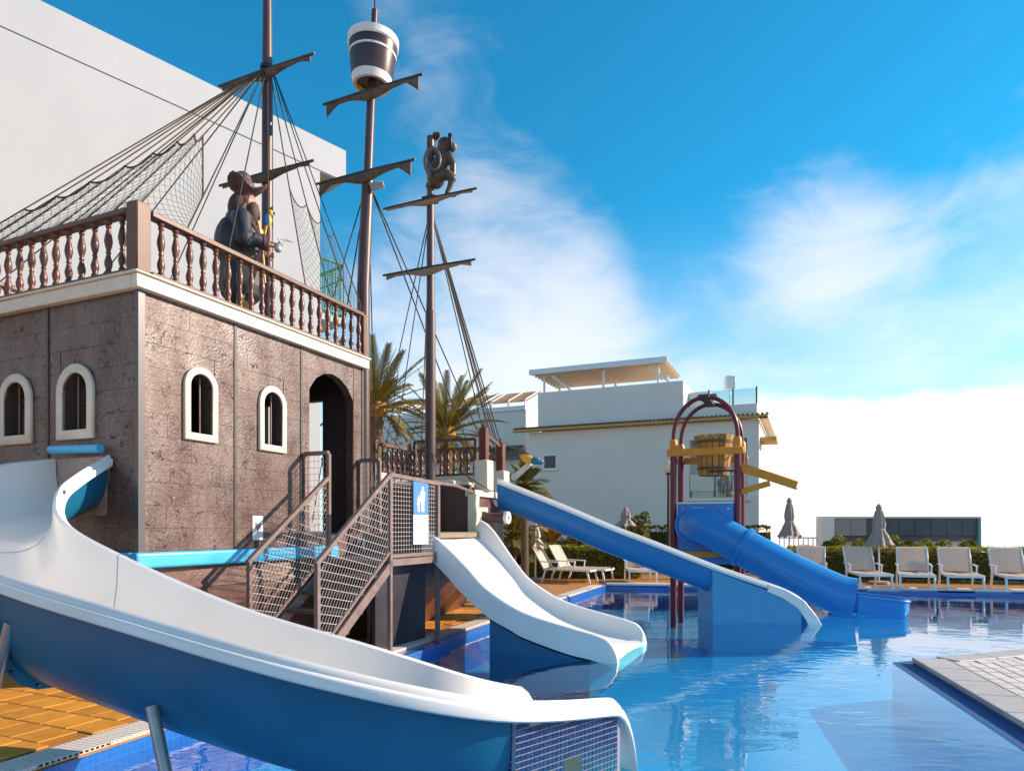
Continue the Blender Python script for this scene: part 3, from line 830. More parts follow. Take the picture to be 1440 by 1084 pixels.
    # flat steel guard frames
    def frame(a, b, z0, z1, w=.05):
        mb = MB(); a, b = V(a), V(b)
        mb.bar(a+V((0,0,z0)), a+V((0,0,z1)), w, w); mb.bar(b+V((0,0,z0)), b+V((0,0,z1)), w, w); mb.bar(a+V((0,0,z1)), b+V((0,0,z1)), w, w)
        return mb.build('guard_frame', mat('frame brown', (.10,.06,.055), .5), SHIP)
    frame(q(3.55,-.55,0), q(3.62,.62,0), 2.264, 3.02)
    frame(q(2.85,-.9,0), q(3.5,-.62,0), 2.264, 2.98, .04)
    mb = MB(); mb.tube([q(1.14, 1.28, 2.10), q(2.0, 1.1, 2.12), q(2.74, 1.0, 2.06)], .024, 8); mb.build('pipe_rail', STEEL, SHIP)
    # cannon in its square port
    s, n, z = 3.02, 1.045, 1.66
    mb = MB(); mb.plate([(-.14,-.17),(.14,-.17),(.14,.17),(-.14,.17)], [[(-.08,-.10),(.08,-.10),(.08,.10),(-.08,.10)]], q(s, n-.01, z), (1,0,0), (0,0,1), q(0,.04,0)); mb.build('gun_port', CREAM, SHIP, bev=.008)
    M = Matrix.Rotation(R(90), 3, 'X')
    mb = MB(); mb.lathe([(.06,-.10),(.085,0),(.092,.10),(.078,.14),(.085,.36),(.085,.40)], c=q(s, n, z), seg=18, M=M, cap=True); cn = mb.build('cannon', MAST, SHIP)
    mb = MB(); mb.lathe([(.040,.402),(.098,.402),(.104,.43),(.098,.46),(.045,.46),(.040,.402)], c=q(s, n, z), seg=18, M=M, cap=False); mb.build('muzzle_ring', WHITEM, cn)
    mb = MB(); mb.tube([q(s+.1, 1.05, 1.52), q(s+.1, 1.30, 1.15), q(s+.15, 1.0, .9)], .016, 6); mb.build('cannon_stay', STEEL, SHIP)
    # bowsprit pole
    mb = MB(); mb.tube([loc(P(722,672,11.9)), loc(P(746,651,11.5))], [.055,.045], 10); mb.build('bowsprit', CREAM, SHIP)
hull()

# masts, yards, furled sails, rigging
def sailyard(mst, c, h0, h1, drop, flap, hang=1.0, tilt=0.0, cloth=None):
    """yard athwart the ship at c (ship frame), from -h0 to +h1, with a furled sail under it"""
    ax = q(0,1,0)
    a, b = c - ax*h0 - V((0,0,tilt*h0)), c + ax*h1 + V((0,0,tilt*h1))
    y = MB(); y.tube([a, lerp(a,b,.5), b], [.018,.028,.018], 8)
    yo = y.build('yard', mat('yard dark', (.06,.045,.042), .6), mst)
    rows = []; n = 33
    for i in range(n):
        t = i/(n-1); p = lerp(a, b, .04+.92*t); u = 2*t-1
        hh = drop*(.30 + .70*math.exp(-((abs(u)-.05)/.42)**2)) + .010*math.sin(17*t)
        if abs(u) > .70: hh = drop*.28 + flap*((abs(u)-.70)/.30)**1.2
        wd = (.045*math.exp(-(u/.5)**2)+.012)*hang
        row = []
        for k in range(10):
            a_ = 2*math.pi*k/10
            zz = -hh*.5 + .5*hh*math.cos(a_) - .012
            xx = wd*math.sin(a_)*(1+.3*math.sin(9*t+2*math.cos(a_))) + .012*math.sin(13*t)*(.5-.5*math.cos(a_))
            row.append(p + V((xx, 0, zz)))
        rows.append(row)
    s = MB(); s.grid(rows, closed=True); s.f.append(tuple(range(10))); s.f.append(tuple(range((n-1)*10, n*10)))
    s.build('furled_sail', cloth or SAIL, mst, ang=70)
    return yo

def rope(a, b, r=.009, sag=0, m=None, nm='rope'):
    pts = [lerp(V(a), V(b), t/8) - V((0,0,sag*4*(t/8)*(1-t/8))) for t in range(9)] if sag else [V(a), V(b)]
    mb = MB(); mb.tube(pts, r, 5); return mb.build(nm, m or ROPE, SHIP)

def net(rows_fn, nu, nv, nm='net'):
    """open mesh of crossing cords over a patch rows_fn(u, v)"""
    mb = MB(); r = .0026
    def seg(a, b):
        mb.tube([a, b], r, 3, cap=False)
    for i in range(nu+1):
        for j in range(nv):
            p0, p1 = rows_fn(i/nu, j/nv), rows_fn(min(1, (i+(1 if j % 2 == 0 else 0))/nu), (j+1)/nv)
            seg(p0, p1)
            if i > 0:
                seg(p0, rows_fn((i-(1 if j % 2 else 0))/nu if j % 2 else (i)/nu, (j+1)/nv) if j % 2 else rows_fn((i-0)/nu, (j+1)/nv))
    o = mb.build(nm, NETM, SHIP, smooth=False, weld=False); o['kind'] = 'stuff'; return o

def diamond_net(fn, nu, nv, m=None, r=.0027, nm='net'):
    mb = MB()
    for i in range(nu):
        for j in range(nv):
            a, b, c, d = fn(i/nu, j/nv), fn((i+1)/nu, j/nv), fn((i+1)/nu, (j+1)/nv), fn(i/nu, (j+1)/nv)
            if (i+j) % 2: mb.tube([a, c], r, 3, cap=False)
            else: mb.tube([b, d], r, 3, cap=False)
    o = mb.build(nm, m or NETM, SHIP, smooth=False, weld=False); o['kind'] = 'stuff'; return o

def masts():
    # stern mast on the castle
    b1 = loc((-3.44, 9.6, 0)); b1.z = 3.912
    m = MB(); m.tube([b1, b1+V((0,0,3.5)), b1+V((0,0,5.6))], [.082,.074,.056], 16); m1 = m.build('mast', MAST, SHIP); tag(m1, 'mast on the castle behind the pirate statue')
    m = MB(); m.lathe([(.075,0),(.10,.01),(.10,.06),(.075,.07)], c=V((b1.x,b1.y,7.92)), seg=14); m.build('mast_band', BLACK, m1)
    sailyard(m1, V((b1.x,b1.y,7.86))+q(-.09,0,0), .82, .90, .105, .05, cloth=SAILD)
    sailyard(m1, V((b1.x,b1.y,6.42))+q(-.10,0,0), .80, .90, .095, .02, cloth=SAILD)
    apex = V((b1.x, b1.y, 7.90))
    def ap(p): d = (V(p)-apex); d.z = 0; return apex + d.normalized()*.085
    stern = [q(S0, -n, 4.56) for n in (.02, .40, .8, 1.25, 1.75, 2.3, 2.85, 3.4)]
    side = [q(s, 0, 4.56) for s in (-1.75, -1.2, -.6, .05, .55, 1.0, 1.30)]
    for p in stern + side: rope(ap(p), p, .0085, m=ROPEY if p in stern else ROPE)
    for s in (-1.6, -.6, .5): rope(ap(q(s, PORT, 4.56)), q(s, PORT, 4.56), .0085)
    tops = [.42, .46, .44, .40, .36, .31, .27, .24]
    for k in range(len(stern)-1):
        a0, a1 = stern[k], stern[k+1]; h0, h1 = tops[k], tops[k+1]
        def fn(u, v, a0=a0, a1=a1, h0=h0, h1=h1):
            lo = lerp(a0, a1, u); hi = lerp(lerp(a0, ap(a0), h0), lerp(a1, ap(a1), h1), u)
            return lerp(lo, hi, v) - V((0,0,.09*4*u*(1-u)*v)) + V((.03,0,0))*math.sin(u*math.pi)*math.sin(v*5)
        diamond_net(fn, 9, 24)
        pts = [fn(u/8, 1) for u in range(9)]
        mb = MB(); mb.tube(pts, .012, 5); mb.build('net_edge_rope', ROPEY, SHIP)
    for k in range(3, len(side)-1):
        a0, a1 = side[k], side[k+1]
        def fn(u, v, a0=a0, a1=a1, k=k):
            lo = lerp(a0, a1, u); hi = lerp(lerp(a0, ap(a0), .42-.03*k+.1), lerp(a1, ap(a1), .42-.03*(k+1)+.1), u)
            return lerp(lo, hi, v) - V((0,0,.12*4*u*(1-u)*v))
        diamond_net(fn, 8, 22)
        mb = MB(); mb.tube([fn(u/8, 1) for u in range(9)], .008, 5); mb.build('net_edge_rope', ROPE, SHIP)
    a0, a1 = stern[0], side[0]
    def fn(u, v):
        lo = lerp(a0, a1, u); hi = lerp(lerp(a0, ap(a0), .42), lerp(a1, ap(a1), .16), u); return lerp(lo, hi, v) - V((0,0,.08*4*u*(1-u)*v))
    diamond_net(fn, 10, 24)
    mb = MB(); mb.tube([fn(u/8, 1) for u in range(9)], .010, 5); mb.build('net_edge_rope', ROPEY, SHIP)
    # main mast with crow's nest
    b2 = loc((-2.163, 9.93, 0)); b2.z = 1.43; dx = loc((-2.163+.165, 9.93, 0)) - loc((-2.163, 9.93, 0))
    def M2(z): return V((b2.x, b2.y, z)) + dx*max(0, (z-5)/4.0)
    m = MB(); m.tube([M2(z) for z in (1.43, 3, 5, 6.6, 6.62, 8.0, 8.05)], [.098,.096,.092,.086,.066,.060,.05], 16); m2 = m.build('mast', MAST, SHIP); tag(m2, 'middle mast carrying the crow\'s nest barrel')
    m = MB(); m.tube([M2(8.0), M2(9.02)], .045, 12); m.tube([M2(9.0), M2(9.5)], .014, 8); m.build('topmast', MAST, m2)
    tl = (M2(9)-M2(7)).normalized(); Rm = V((0,0,1)).rotation_difference(tl).to_matrix()
    base = M2(7.93)
    def ring(prof, nm, mt, par): 
        mb = MB(); mb.lathe([(r, z*.80) for r, z in prof], c=base, seg=32, M=Rm, cap=False); return mb.build(nm, mt, par, ang=40)
    WHB = mat('white band paint', (.78,.74,.70), .4)
    nest = ring([(.05,.06),(.205,.06),(.235,.0),(.262,.0),(.262,.01),(.30,.15),(.345,.66),(.352,.80),(.33,.80),(.28,.2),(.05,.14),(.05,.06)], 'crows_nest', mat('nest brown', (.045,.022,.025), .34, (.06,.032,.034), sc=4), m2)
    ring([(.225,-.015),(.268,-.015),(.296,.145),(.288,.15)], 'nest_band', WHB, nest)
    ring([(.320,.50),(.338,.50),(.342,.535),(.322,.535)], 'nest_band', WHB, nest)
    ring([(.330,.68),(.350,.68),(.366,.70),(.368,.82),(.33,.83),(.32,.78)], 'nest_band', WHB, nest)
    ring([(.206,.055),(.228,-.012),(.252,-.017),(.214,.05)], 'nest_lip', OCHRE, nest)
    sailyard(m2, M2(7.80)+q(-.085,0,0), .80, .92, .11, .17, cloth=SAILD)
    sailyard(m2, M2(6.62)+q(-.10,0,0), .86, .86, .13, .17, cloth=SAILD)
    fl = MB(); c = M2(6.42)+loc(SO+V((.16,-.10,0)))
    fl.box((-.05,-.10,-.05), (.06,.10,.05)); fl.v = [Matrix.Rotation(R(-25),3,'Y') @ Matrix.Rotation(R(35),3,'Z') @ p + c for p in fl.v]
    f0 = fl.build('floodlight', mat('lamp grey', (.30,.28,.27), .5), m2, bev=.01)
    br = MB(); br.bar(M2(6.42), c, .03, .03); br.build('lamp_bracket', BLACK, f0)
    # fore mast
    b3 = loc((-1.29, 10.8, 0)); b3.z = 1.43
    def M3(z): return V((b3.x, b3.y, z))
    m = MB(); m.tube([M3(1.43), M3(4.9), M3(4.92), M3(7.68)], [.088,.080,.062,.058], 16); m3 = m.build('mast', MAST, SHIP); tag(m3, 'foremast with the monkey statue on its yard')
    sailyard(m3, M3(6.66)+q(-.08,0,0), .83, .86, .07, .02)
    sailyard(m3, M3(5.58)+q(-.09,0,0), .83, .84, .10, .05)
    m = MB(); m.box((-.10,-.10,-.03), (.10,.10,.03)); m.v = [p+M3(6.68) for p in m.v]; m.build('mast_cap', BLACK, m3)
    # shrouds
    t2 = M2(6.55)
    for p, r in ((q(4.1,.55,2.95), .011), (q(4.1,.25,2.93), .011), (q(S1+.05,-.35,4.56), .009), (q(S1+.06,-.7,4.56), .009), (q(2.8,-2.2,1.6), .009), (q(3.0,-1.0,2.9), .009)):
        rope(t2, p, r)
    t3 = M3(6.55)
    for p, r in ((q(3.20,.95,3.13), .010), (q(3.5,.92,3.1), .010), (q(3.8,.88,3.05), .012), (q(4.12,.86,2.99), .012), (q(4.5,.66,2.93), .011), (q(4.9,.4,2.9), .010),
                 (q(2.9,-1.0,2.4), .009), (q(3.6,-1.0,2.95), .009), (q(4.5,-1.0,2.95), .009)):
        rope(t3, p, r)
    # climbing net ropes over the fore deck
    rng = random.Random(5)
    A = [P(523,560,10.4), P(520,600,10.3), P(535,555,11), P(560,520,11), P(595,560,11.5), P(525,640,10.2), P(540,600,10.6), P(598,660,10.7), P(612,560,11)]
    B = [P(655,668,10.9), P(600,668,10.7), P(690,690,10.9), P(541,628,12), P(560,660,10.9), P(612,612,11.6), P(612,690,10.6), P(528,650,10.2), P(672,690,10.9)]
    for a, b in zip(A, B): rope(loc(a), loc(b), .0075, sag=rng.uniform(.03,.16))
    rope(q(.45,-.5,3.4), q(.62,-.72,2.5), .007, sag=.05)
masts()

# ------------------------------------------------------------------ metal staircase
def staircase():
    t = thing('metal_staircase', 'brown steel stairs with wire mesh railings leading up to the ship', 'staircase', SO, TH, local=True)
    NI, NO, SB = .40, 1.30, -1.30
    def post(s, n, z0, z1, w=.05):
        mb = MB(); mb.box((s-w/2, -n-w/2, z0), (s+w/2, -n+w/2, z1)); return mb.build('post', STEEL, t, bev=.004)
    post(SB, NI, .0, 1.13); post(SB, NO, .0, 1.13)
    post(0, NI, .0, 2.42); post(0, NO, -.2, 2.12); post(1.13, NO, -1.2, 2.06, .055); post(.55, .62, 0, 1.05)
    post(0, .03, 1.1, 2.42, .045); post(1.15, .03, 1.43, 2.44, .045); post(1.15, .36, 1.43, 2.44, .045)
    def bar(nm, a, b, w=.05, h=.05, m=STEEL):
        mb = MB(); mb.bar(a, b, w, h); return mb.build(nm, m, t, bev=.004)
    for n in (NI, NO):
        bar('handrail', q(SB-.03, n, 1.13), q(0, n, 2.13), .052, .05)
        bar('stringer', q(SB-.10, n, .02), q(0, n, 1.04), .04, .11)
        bar('lower_rail', q(SB, n, .22), q(0, n, 1.22), .035, .035)
    bar('handrail', q(-.01, NO, 2.13), q(1.155, NO, 2.09), .052, .05)
    bar('gate_rail', q(0, .03, 2.43), q(0, NI, 2.43), .05, .05); bar('gate_rail', q(1.15, .03, 2.45), q(1.15, .36, 2.45), .05, .05)
    bar('kick_rail', q(.02, NO, 1.16), q(1.11, NO, 1.16), .04, .04)
    for i in range(5):
        s = lerp(-1.12, -.14, i/4); z = lerp(.18, .93, i/4)
        mb = MB(); mb.box((s-.13, -NO+.022, z-.022), (s+.13, -NI-.022, z+.022)); mb.build('tread', STEELD, t, bev=.004)
    mb = MB(); mb.box((.0, -NO+.03, 1.07), (1.14, -.11, 1.112)); mb.build('landing', STEELD, t, bev=.004)
    bar('landing_edge', q(0, NO, 1.085), q(1.13, NO, 1.085), .06, .085)
    mb = MB(); mb.box((1.15, -NO+.03, 1.07), (1.19, -.11, 1.42)); mb.build('step_riser', STEELD, t)
    # wire mesh
    def mesh_panel(fn, nu, nv, diamond=True):
        mb = MB(); r = .0031
        if diamond:
            for i in range(nu):
                for j in range(nv):
                    a, b, c, d = fn(i/nu, j/nv), fn((i+1)/nu, j/nv), fn((i+1)/nu, (j+1)/nv), fn(i/nu, (j+1)/nv)
                    mb.tube([a, c] if (i+j) % 2 else [b, d], r, 3, cap=False)
        else:
            for i in range(nu+1): mb.tube([fn(i/nu, 0), fn(i/nu, 1)], r, 4, cap=False)
            for j in range(nv+1): mb.tube([fn(0, j/nv), fn(1, j/nv)], r, 4, cap=False)
        o = mb.build('wire_mesh', mat('mesh wire', (.50,.42,.40), .4), t, weld=False); o['kind'] = 'stuff'
    for n in (NI, NO):
        mesh_panel(lambda u, v, n=n: q(lerp(SB+.02, -.02, u), n, lerp(.23, 1.22, u) + v*.89), 28, 20)
    mesh_panel(lambda u, v: q(lerp(.02, 1.11, u), NO-.012, lerp(1.18, 2.10, v)), 18, 17, False)
    mesh_panel(lambda u, v: q(0, lerp(.05, .38, u), lerp(1.14, 2.41, v)), 5, 16, False)
    mesh_panel(lambda u, v: q(1.15, lerp(.05, .35, u), lerp(1.45, 2.43, v)), 5, 13, False)
    mb = MB(); mb.box((-.35,-.60+.0,1.14), (-.345, -.48, 1.62)); 
    # sign board fixed to the mesh
    s = thing('pictogram_sign', 'blue and white notice with adult and child pictogram on the mesh railing', 'sign', SO, TH, local=True)
    x0, x1 = .50, .86; n = NO+.006
    mb = MB(); mb.box((x0, -n-.012, 1.29), (x1, -n, 1.665)); lw = mb.build('notice_plate', mat('sign white', (.78,.79,.80), .4), s, bev=.002)
    mb = MB(); mb.box((x0, -n-.012, 1.667), (x1, -n, 2.085)); bl = mb.build('pictogram_plate', mat('sign blue', (.055,.23,.58), .4), s, bev=.002)
    SWH = mat('sign figure white', (.80,.82,.84), .4)
    def fig(x, z, h):
        f = MB(); y = -n-.0155
        def rect(pts): f.plate(pts, [], (x, y, z), (h,0,0), (0,0,h), (0,.003,0))
        rect([(.07*math.cos(a*math.pi/6), .90+.07*math.sin(a*math.pi/6)) for a in range(12)])
        rect([(-.10,0),(-.015,0),(0,.42),(.015,0),(.10,0),(.11,.45),(.16,.45),(.17,.72),(.10,.81),(-.10,.81),(-.17,.72),(-.16,.40),(-.11,.40)])
        f.build('figure', SWH, bl, smooth=False)
    fig(.715, 1.705, .335); fig(.615, 1.705, .215)
    for i in range(9):
        mb = MB(); w = random.uniform(.16,.28); mb.box((x0+.04, -n-.0145, 1.62-i*.034), (x0+.04+w, -n-.0125, 1.626-i*.034)); mb.build('text_line', mat('sign grey', (.55,.57,.60), .5), lw, smooth=False)
staircase()

# ------------------------------------------------------------------ slides
def trough(st, per, depth_fn, lip=.09, lipd=.11, square=.72, nseg=14, lipd_fn=None):
    """st: list of (outer rim, inner rim). returns rows for the bed (with both rims) and the shell"""
    O = catmull([a for a, b in st], per); I = catmull([b for a, b in st], per)
    bed, shell = [], []; lipd0 = lipd
    n = len(O)
    for i in range(n):
        o, c = O[i], I[i]; mid = (o+c)/2; h = (o-c)/2; d = depth_fn(i/(n-1))
        lipd = lipd_fn(i/(n-1)) if lipd_fn else lipd0
        out = V((h.x, h.y, 0)).normalized()
        def prof(k, grow):
            th = math.pi*k/nseg
            x = math.copysign(abs(math.cos(th))**square, math.cos(th)); y = math.sin(th)**.8
            return mid + h*x*(1+grow*.5) - V((0,0,d*y*(1+grow*.45)))
        rim_ = [(.8,-lipd), (1.0,-lipd*.88), (1.0,-.042), (.90,-.030), (.66,-.026), (.60,-.004), (.28,.012)]
        row = [o + out*lip*a_ + V((0,0,z_)) for a_, z_ in rim_]
        row += [prof(k, 0) for k in range(nseg+1)]
        row += [c - out*lip*a_ + V((0,0,z_)) for a_, z_ in reversed(rim_)]
        bed.append(row)
        shell.append([prof(k, .10) for k in range(nseg+1)])
    return bed, shell

def curved_slide():
    t = thing('curved_slide', 'big curving slide, white inside and blue outside, sweeping across the foreground', 'slide', (-4.3, 6.9, 0))
    st = [((-4.66,6.97,2.20), (-3.95,6.66,2.20)), ((-4.85,6.35,2.06), (-4.02,6.28,1.99)), ((-4.82,5.65,1.84), (-3.88,5.80,1.80)),
          ((-4.35,5.05,1.52), (-3.62,5.46,1.55)), ((-3.45,4.55,1.22), (-2.98,5.16,1.29)), ((-2.17,3.98,.99), (-1.90,4.70,.955)),
          ((-1.01,3.62,.77), (-.90,4.36,.735)), ((-.10,3.76,.555), (-.26,4.42,.525)), ((.60,4.40,.40), (.05,4.95,.34))]
    st = [(V(a), V(b)) for a, b in st]
    bed, shell = trough(st, 9, lambda u: (.52 + .24*min(1, max(0, (u-.2)/.22))) - .16*max(0, (u-.5)/.5), lip=.085, lipd=.105)
    # the run-out: rims curl down to the water
    o, c = st[-1]; f = V((.68,.72,0))
    last = bed[-1]
    rows = [last]
    for k in range(1, 8):
        a = k/7; row = []
        for p in last:
            q_ = p + f*(.26*math.sin(a*1.45)); z = lerp(p.z, min(p.z, WZ-.06), 1-math.cos(a*math.pi/2)); row.append(V((q_.x, q_.y, z)))
        rows.append(row)
    mb = MB(); mb.grid(bed); mb.build('trough', WHITEF, t, ang=50)
    mb = MB(); mb.grid(rows); mb.build('run_out_lip', WHITEF, t, ang=50)
    for k in (17, 36):
        sm = MB(); mid = (bed[k][7]+bed[k][-8])/2 + V((0,0,.2)); d = (bed[k+1][14]-bed[k][14]).normalized()*.005
        up = [p + (mid-p).normalized()*.0025 for p in bed[k][6:-6]]
        sm.grid([[p-d for p in up], [p+d for p in up]]); sm.build('joint_seam', mat('sealant grey', (.42,.41,.40), .6), t)
    # blue shell in sections
    cut = [0, 17, 36, 64]
    for a, b in zip(cut, cut[1:]):
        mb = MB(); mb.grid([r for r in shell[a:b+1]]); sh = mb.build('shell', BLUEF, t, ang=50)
        if a:
            r0 = shell[a]; mid = (r0[0]+r0[-1])/2
            fl = MB(); big = [mid + (p-mid)*1.10 for p in r0]; d = (shell[a+1][7]-shell[a][7]).normalized()*.022
            fl.grid([r0, big]); fl.grid([[p+d for p in r0], [p+d for p in big]]); fl.grid([big, [p+d for p in big]]); fo = fl.build('flange', BLUEF, sh, ang=30)
            for k in (2, 4, 6, 8, 10, 12):
                bo = MB(); p = mid + (r0[k]-mid)*1.06; bo.tube([p-d*1.0, p+d*1.8], .012, 6); bo.build('bolt', BLACK, fo)
    # legs
    mb = MB(); mb.tube([(-3.30,4.50,.88), (-3.62,4.62,0.0)], .04, 12); mb.build('support_leg', mat('galvanised steel', (.42,.38,.36), .35, metal=.6, c2=(.32,.30,.29), sc=14), t)
    mb = MB(); mb.tube([(-2.10,3.98,.46), (-1.93,3.86,-.02)], .036, 12); mb.build('support_leg', MATS['galvanised steel'], t)
    mb = MB(); mb.tube([(-4.72,5.4,1.4), (-4.72,5.4,0)], .05, 12); mb.build('support_leg', MATS['galvanised steel'], t)
    # mosaic plinth under the run-out
    ring = [V((-.25,4.02,0)), V((.02,3.80,0)), V((.70,4.43,0)), V((.22,5.05,0)), V((-.45,4.75,0))]
    tops = [.43, .42, .315, .20, .36]
    mb = MB(); n = len(ring)
    mb.add([V((p.x,p.y,z)) for p, z in zip(ring, tops)] + [V((p.x,p.y,-1.25)) for p in ring], [tuple(range(n))] + [(i, (i+1)%n, (i+1)%n+n, i+n) for i in range(n)])
    pl = mb.build('plinth', GROUTW, t, smooth=False)
    tl = MB(); pitch = .036; g = .0035
    for i in range(2):
        a, b = ring[i], ring[i+1]; d = (b-a).normalized(); nr = V((d.y, -d.x, 0)); T = (b-a).length
        nx = int(T/pitch)
        for ix in range(nx):
            top = lerp(tops[i], tops[i+1], (ix+.5)/nx)
            z = -.42
            while z + pitch < top:
                if not (i == 1 and .42 < (ix+.5)/nx < .60 and z < .10):
                    p0 = a + d*(ix*pitch+g) + V((0,0,z+g)); w, h = d*(pitch-2*g), V((0,0,pitch-2*g)); o_ = nr*.004
                    tl.add([p0, p0+w, p0+w+h, p0+h, p0+o_, p0+w+o_, p0+w+h+o_, p0+h+o_], [(4,5,6,7),(0,1,5,4),(1,2,6,5),(2,3,7,6),(3,0,4,7)])
                z += pitch
    o = tl.build('mosaic_tiles', NAVYT, pl, smooth=False, weld=False); o['kind'] = 'stuff'
    a, b = ring[1], ring[2]; d = (b-a).normalized(); nr = V((d.y,-d.x,0))
    mb = MB(); p = a + d*((b-a).length*.51) + nr*.003; mb.add([p-d*.082+V((0,0,-.5)), p+d*.082+V((0,0,-.5)), p+d*.082+V((0,0,.118)), p-d*.082+V((0,0,.118))], [(0,1,2,3)])
    mb.build('inlet_dark_sheet', BLACK, pl, smooth=False)  # flat black sheet painting the darkness inside the inlet; no hole is cut
curved_slide()

def wide_slide():
    A = V((-1.08, 9.14, 0)); W = 1.50
    t = thing('wide_slide', 'short wide white slide dropping from the ship deck into the pool', 'slide', A)
    rim = [(-.12,1.50),(0,1.43),(.30,1.20),(.571,.96),(.808,.73),(1.16,.515),(1.49,.385),(1.985,.268),(2.29,.20),(2.45,.135),(2.54,.0),(2.57,-.17)]
    bedz = [(-.12,1.36),(0,1.31),(.30,1.03),(.571,.73),(.808,.49),(1.16,.27),(1.49,.13),(1.985,.0),(2.29,-.06),(2.45,-.10),(2.54,-.14),(2.57,-.19)]
    low = [(-.12,1.12),(0,1.08),(.30,.82),(.445,.67),(.85,.36),(1.16,.21),(1.326,.13),(1.7,.02),(1.985,-.05),(2.29,-.10),(2.54,-.18),(2.57,-.20)]
    rp = catmull([V((a,b,0)) for a,b in rim], 5); bp = catmull([V((a,b,0)) for a,b in bedz], 5); lp = catmull([V((a,b,0)) for a,b in low], 5)
    rows = []
    far_end = .42                # the far lip reaches further out than the near one
    for k, (r, b, l) in enumerate(zip(rp, bp, lp)):
        u = k/(len(rp)-1)
        def pt(tt, w, z): return A + NV*tt + D1*w + V((0,0,z))
        fr = .20*math.exp(-((r.x-.12)/.35)**2)       # raised cheek on the far side near the top
        if r.x < 0: fr -= .20*(-r.x/.12)
        row = [pt(l.x, -.035, l.y), pt(r.x, -.04, r.y-.03), pt(r.x, -.03, r.y), pt(r.x, .0, r.y+.012), pt(r.x, .03, r.y), pt(lerp(r.x,b.x,.7), .06, lerp(r.y,b.y,.72)), pt(b.x, .14, b.y+.01),
               pt(b.x, W*.5, b.y-.004), pt(b.x, W-.14, b.y+.01), pt(lerp(r.x,b.x,.7), W-.06, lerp(r.y,b.y,.72)), pt(r.x, W-.03, r.y+fr), pt(r.x, W, r.y+.012+fr), pt(r.x, W+.04, r.y-.03+fr), pt(l.x, W+.035, l.y)]
        rows.append(row)
    mb = MB(); mb.grid(rows); mb.build('trough', WHITEF, t, ang=55)
    bm_ = MB(); bm_.grid([[row[0], row[-1]] for row in rows]); bm_.build('underside', WHITEF, t, ang=50)
    # blue support wedge standing in the water
    pts = [(.86, -1.2), (2.2, -1.2), (2.2, -.13), (1.985,-.085), (1.7,-.02), (1.326,.09), (1.16,.17), (.86,.32)]
    mb = MB(); mb.plate(pts, [], A + D1*.01, NV, (0,0,1), D1*(W-.02)); mb.build('support_block', BLUEF, t, smooth=False)
wide_slide()

def long_slide():
    t = thing('long_slide', 'long straight blue slide with white rim running from the bow into the pool', 'slide', (-.25, 11.5, 0))
    near = [(-.25,2.30),(.43,2.03),(1.0,1.80),(1.71,1.50),(2.40,1.24),(3.37,.86),(4.0,.64),(4.58,.44),(4.88,.26),(5.08,.02),(5.20,-.17)]
    W = .80; Y0 = 11.5
    st = [(V((x, Y0, z+.03)), V((x+.02, Y0+W, z+.03))) for x, z in near]
    bed, shell = trough(st, 5, lambda u: .47 if u < .86 else lerp(.47, .05, (u-.86)/.14), lip=.05, lipd=.09, square=.5, lipd_fn=lambda u: .09 if u < .74 else .09 + .20*min(1, (u-.74)/.14))
    mb = MB(); mb.grid([r[:7] + [lerp(r[6], r[8], .2)] for r in bed]); mb.build('rim', WHITEF, t, ang=50)
    mb = MB(); mb.grid([r[-7:] for r in bed]); mb.build('rim', WHITEF, t, ang=50)
    mb = MB(); mb.grid([r[6:-6] for r in bed]); mb.build('trough', BLUEB, t, ang=50)
    n = len(shell); cuts = [0, 6, 9, 26, n-10]
    for a, b in zip(cuts, cuts[1:]):
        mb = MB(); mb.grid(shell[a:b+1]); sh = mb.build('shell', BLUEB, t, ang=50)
        if a:
            r0 = shell[a][2:-2]; mid = (shell[a][0]+shell[a][-1])/2; big = [mid+(p-mid)*1.03 for p in r0]; d = V((.03,0,-.012))
            fl = MB(); fl.grid([[p-d for p in big], [p+d for p in big]]); fl.grid([[p-d for p in r0], [p-d for p in big]]); fl.grid([[p+d for p in r0], [p+d for p in big]]); fl.build('joint_band', BLUEB, sh, ang=30)
    for y in (Y0-.075, Y0+W+.035):
        mb = MB(); mb.plate([(4.30,.56),(4.60,.46),(4.90,.28),(5.10,.03),(5.21,-.16),(5.00,-.20),(4.93,-.05),(4.80,.14),(4.56,.31),(4.28,.43)], [], (0,y,0), (1,0,0), (0,0,1), (0,.04,0)); mb.build('end_cheek', WHITEF, t, smooth=False, bev=.01)
    pts = [(3.36,-1.2),(4.86,-1.2),(4.86,.16),(4.56,.36),(4.0,.55),(3.36,.79)]
    mb = MB(); mb.plate(pts, [], (0, Y0-.045, 0), (1,0,0), (0,0,1), (0,W+.09,0)); mb.build('support_block', BLUEW, t, smooth=False, bev=.01)
long_slide()

